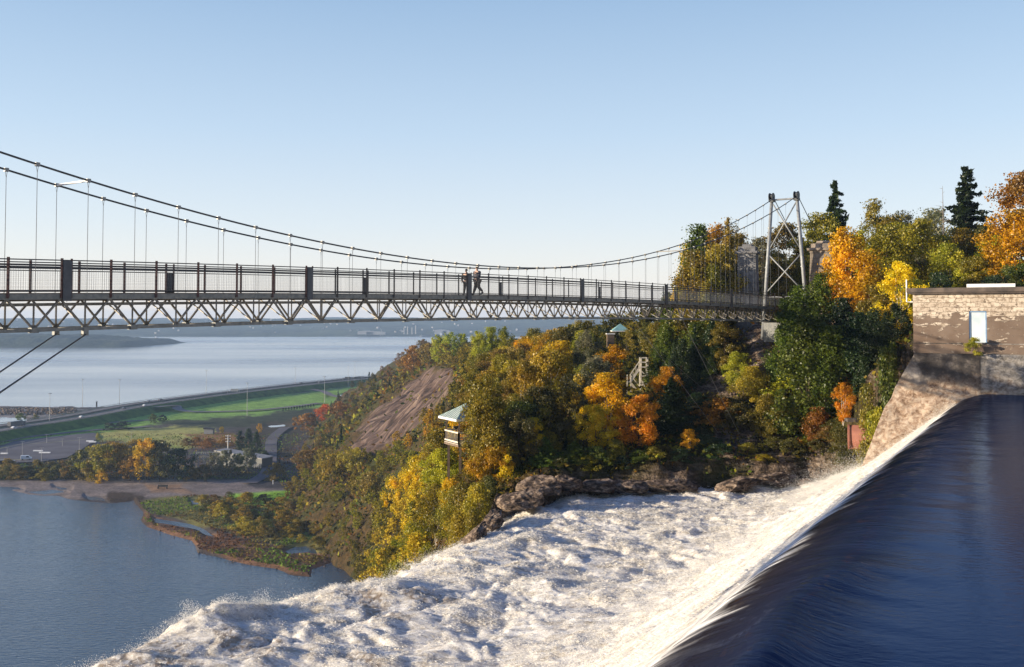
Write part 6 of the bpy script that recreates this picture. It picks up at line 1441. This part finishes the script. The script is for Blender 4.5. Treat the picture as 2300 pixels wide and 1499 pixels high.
for px, py, lb in ((3, 1041, 'dark green waste container at the left edge of the lot'), (25, 1043, 'dark green waste container right beside the other one')):
    p = onz(px, py, -79.2); c_ = empty('waste_container', p, .3); tag(c_, lb, 'container', 'waste containers by the lot'); b = MB(); b.prism([Vector((-1.5, -1, .1)), Vector((1.5, -1, .1)), Vector((1.8, -1, 1.6)), Vector((-1.8, -1, 1.6))], (0, 2, 0)); b.build('bin', M['dark'], c_, bevel=.04); b = MB(); b.box((0, 0, 1.7), (3.7, 2.1, .12)); b.build('lid', M['mast'], c_)
for k, (px, py, w, lb) in enumerate(((75, 1014, 5.5, 'long pale concrete block upper left in the parking lot'), (88, 1018, 6.5, 'long pale concrete block above the white van'), (2, 1020, 4, 'pale concrete block at the left edge of the lot'), (194, 992, 4.5, 'pale concrete block near the right corner of the lot'), (200, 994, 4.5, 'pale concrete block farthest right in the lot'))):
    b = MB(); p = onz(px, py, -79.0); b.prism([p+Vector((0, -.5, 0)), p+Vector((0, .5, 0)), p+Vector((0, .3, .7)), p+Vector((0, -.3, .7))], (w, 0, 0)); tag(b.build('concrete_block', M['white']), lb, 'concrete block', 'pale concrete blocks in the lot')
# hut, utility pole, substation, low building
p = onz(470, 974, -79.3); h_ = empty('hut', p); tag(h_, 'small grey hut standing alone in the dry meadow', 'hut'); b = MB(); b.box((0, 0, 1.5), (6, 4, 3.2)); b.build('wall', M['mast'], h_); b = MB(); b.prism([Vector((-3.4, -2.4, 3.1)), Vector((3.4, -2.4, 3.1)), Vector((3.4, -2.4, 3.5)), Vector((-3.4, -2.4, 4.1))], (0, 4.8, 0)); b.build('roof', M['dark'], h_)
p = onz(512, 1010, -79.3); u_ = empty('utility_pole', p); H = at(512, 977, p.y).z-p.z; tag(u_, 'pale utility pole with cross arms before the dark conifers', 'utility pole'); b = MB(); b.tube([(0, 0, 0), (0, 0, H)], [.3, .2], 8); b.build('pole', M['white'], u_)
for k in range(3): b = MB(); b.bar((-1.6, 0, H-.8-1.6*k), (1.6, 0, H-.8-1.6*k), .2, .2); [b.tube([(x, 0, H-.8-1.6*k), (x, 0, H-.4-1.6*k)], .12, 6) for x in (-1.5, -.8, .8, 1.5)]; b.build('cross_arm', M['white'], u_)
p = onz(452, 1058, -79.3); ss = empty('substation', p); tag(ss, 'grey lattice frames of an electrical substation among the trees', 'substation')
for k in range(4):
    for j in range(2):
        b = MB(); x = -5+3.6*k; y = j*8
        for e in (-.3, .3): b.bar((x+e, y, 0), (x+e*.3, y, 8.5), .12, .12)
        for z in range(7): b.bar((x-.28+.02*z, y, z*1.2), (x+.28-.02*z, y, z*1.2+1.2), .07, .07)
        b.build('lattice_column', M['mast'], ss)
for j in range(2):
    for z in (8.4, 6.4): b = MB(); b.bar((-5.5, j*8, z), (6.5, j*8, z), .22, .3); [b.tube([(-5+1.2*q, j*8, z), (-5+1.2*q, j*8, z-1.0)], .1, 5) for q in range(10)]; b.build('busbar_beam', M['mast'], ss)
b = MB()
for k in range(12): b.bar((-6+k*1.1, -2, 0), (-6+k*1.1, -2, 2.2), .06, .06)
for z in (.3, 1.2, 2.2): b.bar((-6, -2, z), (6.1, -2, z), .05, .05)
b.build('fence', M['mast'], ss)
pa_ = onz(483, 1044, -79.3); pb_ = onz(588, 1052, -79.3); d = pb_-pa_; lb_ = empty('power_building', pa_, math.atan2(d.y, d.x)); tag(lb_, 'long low grey building with a sloping pale roof behind the trees', 'building'); L_ = d.length
hz_ = at(483, 1014, pa_.y).z-pa_.z; hr_ = at(588, 1032, pb_.y).z-pb_.z
b = MB(); b.prism([Vector((0, 0, 0)), Vector((L_, 0, 0)), Vector((L_, 0, hr_)), Vector((0, 0, hz_))], (0, 9, 0)); b.build('wall', M['girder'], lb_)
b = MB(); b.prism([Vector((-.4, -.5, hz_+.05)), Vector((L_+.4, -.5, hr_+.05)), Vector((L_+.4, -.5, hr_+.5)), Vector((-.4, -.5, hz_+.5))], (0, 10, 0)); b.build('roof', simple('pale_felt_roof', (.30, .28, .25), (.42, .40, .36), .5, .8), lb_)
for k in range(6): b = MB(); b.box((2.5+k*L_/6.4, -.04, 2.4), (1.6, .1, 1.3)); b.build('window', M['glass'], lb_)
p = onz(570, 1051, -79.3); b = MB()
for k in range(5): b.bar(p+Vector((k*1.0, -2, 0)), p+Vector((k*1.0, -2, 2.6)), .12, .12)
for z in (1.3, 2.6): b.bar(p+Vector((0, -2, z)), p+Vector((4.0, -2, z)), .1, .1)
tag(b.build('white_fence', M['white']), 'short white rail fence at the right end of the low grey building', 'fence')
p = onz(365, 1098, -79.4); bn = empty('bench', p); tag(bn, 'small dark bench on the grey beach', 'bench'); b = MB(); b.box((0, 0, .9), (4.6, 1.0, .25)); b.build('seat', M['dark'], bn); b = MB(); b.box((0, .5, 1.4), (4.6, .15, .6)); b.build('backrest', M['dark'], bn)
for x in (-2, 2): b = MB(); b.box((x, 0, .4), (.3, 1, .9)); b.build('leg', M['dark'], bn)
p = onz(613, 1088, -79.4); b = MB(); b.bar(p, p+Vector((0, 0, 1.6)), .35, .35); b.box(p+Vector((0, 0, 1.7)), (.6, .6, .2)); tag(b.build('white_post', M['white']), 'tiny white post at the right end of the beach', 'post')
# riprap along the shore
g = np.random.RandomState(31); n = 900; ax = g.uniform(-120, 172, n); ay = 919+g.uniform(0, 1, n)*14; pts = np.array([onz(a, b_, -79.6) for a, b_ in zip(ax, ay)]); V = []
Vv_, Fv_ = droplets(pts+np.array([0, 0, .6]), g.uniform(.7, 2.0, n)); tag(link_mesh('riprap_rocks', np_mesh('riprap_rocks', Vv_, Fv_, 3), M['rock']), 'grey riprap stones piled along the shore road', kind='stuff')
n = 1400; ax = g.uniform(330, 800, n); ay = g.uniform(1140, 1300, n); pts = [onz(a, b_, -79.5) for a, b_ in zip(ax, ay)]; sdd = poly_sd(ax, ay, LAND); kk = [i for i in range(n) if -6 < sdd[i] < 14]
Vv_, Fv_ = droplets(np.array([pts[i] for i in kk])+np.array([0, 0, -.2]), g.uniform(.15, .5, len(kk))); tag(link_mesh('shore_pebbles', np_mesh('shore_pebbles', Vv_, Fv_, 3), M['rock']), 'loose stones along the muddy shoreline', kind='stuff')
# ships and the far shore
def ship(px0, px1, py, label, m, sup=.85):
    p = onz((px0+px1)/2, py, -80.0); L = (px1-px0)/FPX*p.y; s_ = empty('cargo_ship', p); tag(s_, label, 'ship')
    b = MB(); h = L*.065; dk = [Vector((x, y, h)) for x, y in ((-L/2, 0), (-L*.4, -L*.07), (L*.47, -L*.07), (L/2, -L*.04), (L/2, L*.04), (L*.47, L*.07), (-L*.4, L*.07))]; wl = [Vector((v.x*.96, v.y*.85, -1)) for v in dk]; n = len(dk)
    b.add(wl+dk, [tuple(range(n, 2*n)), tuple(range(n))[::-1]]+[(i, (i+1) % n, n+(i+1) % n, n+i) for i in range(n)]); b.build('hull', m, s_)
    b = MB(); b.box((L*.40, 0, h+L*.045), (L*.09, L*.11, L*.09)); b.box((L*.40, 0, h+L*.10), (L*.06, L*.13, L*.025)); b.build('superstructure', M['white'], s_)
    b = MB(); b.tube([(L*.44, 0, h), (L*.44, 0, h+L*.13)], L*.012, 8); b.build('funnel', M['dark'], s_); b = MB(); b.bar((-L*.42, 0, h), (-L*.42, 0, h+L*.08), L*.006); b.bar((0, 0, h), (0, 0, h+L*.06), L*.006); b.build('mast', M['mast'], s_)
M['hull'] = simple('grey_hull', (.16, .17, .18), (.22, .23, .24), .05, .6); M['hull2'] = simple('dark_hull', (.05, .06, .08), (.08, .09, .11), .05, .6)
ship(310, 355, 764, 'grey cargo ship lying off the wooded headland', M['hull']); ship(942, 996, 757.5, 'dark cargo ship moored along the far shore by the oil terminal', M['hull2'])
g_ = random.Random(77)
def farp(px, Y): x = (px-1150)/FPX*Y; return Vector((x, Y, farz(x, Y)))
M['pale'] = simple('pale_render', (.30, .29, .27), (.42, .40, .38), .01, .8)
FH = []
for k in range(80):
    px = g_.choice([g_.uniform(20, 340), g_.uniform(340, 900), g_.uniform(560, 900), g_.uniform(900, 1170)]); Y = g_.uniform(3950, 5100); p = farp(px, Y); w = g_.uniform(5, 9); h = g_.uniform(3, 5)
    o = empty('distant_house', p, g_.uniform(-.4, .4)); b = MB(); b.box((0, 0, h/2-1), (w, w*.7, h+2)); b.build('wall', M['pale'], o); b = MB(); b.prism([Vector((-w/2-.4, -w*.4, h)), Vector((w/2+.4, -w*.4, h)), Vector((0, -w*.4, h+w*.3))], (0, w*.8, 0)); b.build('roof', M['roofslab'] if k % 3 else M['mast'], o)
    FH.append((px, o))
FH.sort(key=lambda q: q[0])
FL = [('wooded headland', 150), ('grey cargo ship', 332), ('leftmost tall mast', 463), ('harbour crane', 857), ('dark cargo ship', 970), ('pale gantry', 524), ('middle light mast', 663)]
dd_ = {}
for px, o in FH: dd_.setdefault(min(FL, key=lambda q: abs(q[1]-px))[0], []).append((px, o))
for nm_, v in dd_.items():
    for i, (px, o) in enumerate(v): tag(o, 'tiny pale house on the far shore above the %s, %s from the left' % (nm_, ['first', 'second', 'third', 'fourth', 'fifth', 'sixth', 'seventh', 'eighth', 'ninth', 'tenth'][i] if i < 10 else '%dth' % (i+1)), 'house', 'houses on the far shore')
for px, w, h, lb in ((822, 34, 9, 'long white harbour shed left of the crane'), (845, 40, 7, 'low long white shed under the crane'), (990, 26, 13, 'white oil tank building right of the harbour'), (1003, 16, 10, 'smaller white building at the oil terminal')):
    p = farp(px, 3880); o = empty('harbour_shed', p); tag(o, lb, 'shed', 'harbour buildings on the far shore'); b = MB(); b.box((0, 0, h/2), (w*1.8, 20, h+3)); b.build('wall', M['pale'], o); b = MB(); b.prism([Vector((-w*.92, -10.4, h+1.5)), Vector((w*.92, -10.4, h+1.5)), Vector((0, -10.4, h+4))], (0, 21, 0)); b.build('roof', M['pale'], o)
p = farp(857, 3860); cr = empty('harbour_crane', p); tag(cr, 'slanting harbour crane on the far shore', 'crane'); b = MB(); b.bar((-4, 0, 0), (0, 0, 26), 1.6); b.bar((6, 0, 0), (0, 0, 26), 1.6); b.build('legs', M['mast'], cr); b = MB(); b.bar((2, 0, 20), (-12, 0, 40), 1.4); b.build('boom', M['mast'], cr)
for px, h, lb in ((908, 24, 'leftmost tower of the oil refinery'), (916, 30, 'tall second tower of the oil refinery'), (926, 26, 'third tower of the oil refinery'), (934, 34, 'tallest right tower of the oil refinery')):
    p = farp(px, 3900); o = empty('refinery_tower', p); tag(o, lb, 'tower', 'refinery towers on the far shore'); b = MB(); b.tube([(0, 0, 0), (0, 0, h)], [2.2, 1.6], 8); b.build('column', M['pale'], o); b = MB(); b.tube([(0, 0, h*.6), (0, 0, h*.62)], 3.2, 8); b.build('platform', M['mast'], o)
# ------------------------------------------------------------------ haze
HZB = MB().box((0, 3250, -26), (13600, 7300, 114)); t = NT('haze'); pv = t.n('VolumePrincipled'); pv.inputs['Color'].default_value = (.50, .70, 1.0, 1); pv.inputs['Density'].default_value = .00011
t.l(pv.outputs[0], t.out.inputs['Volume']); hzo = HZB.build('haze', t.m); tag(hzo, 'thin pale air over the river and the far shore', kind='stuff')
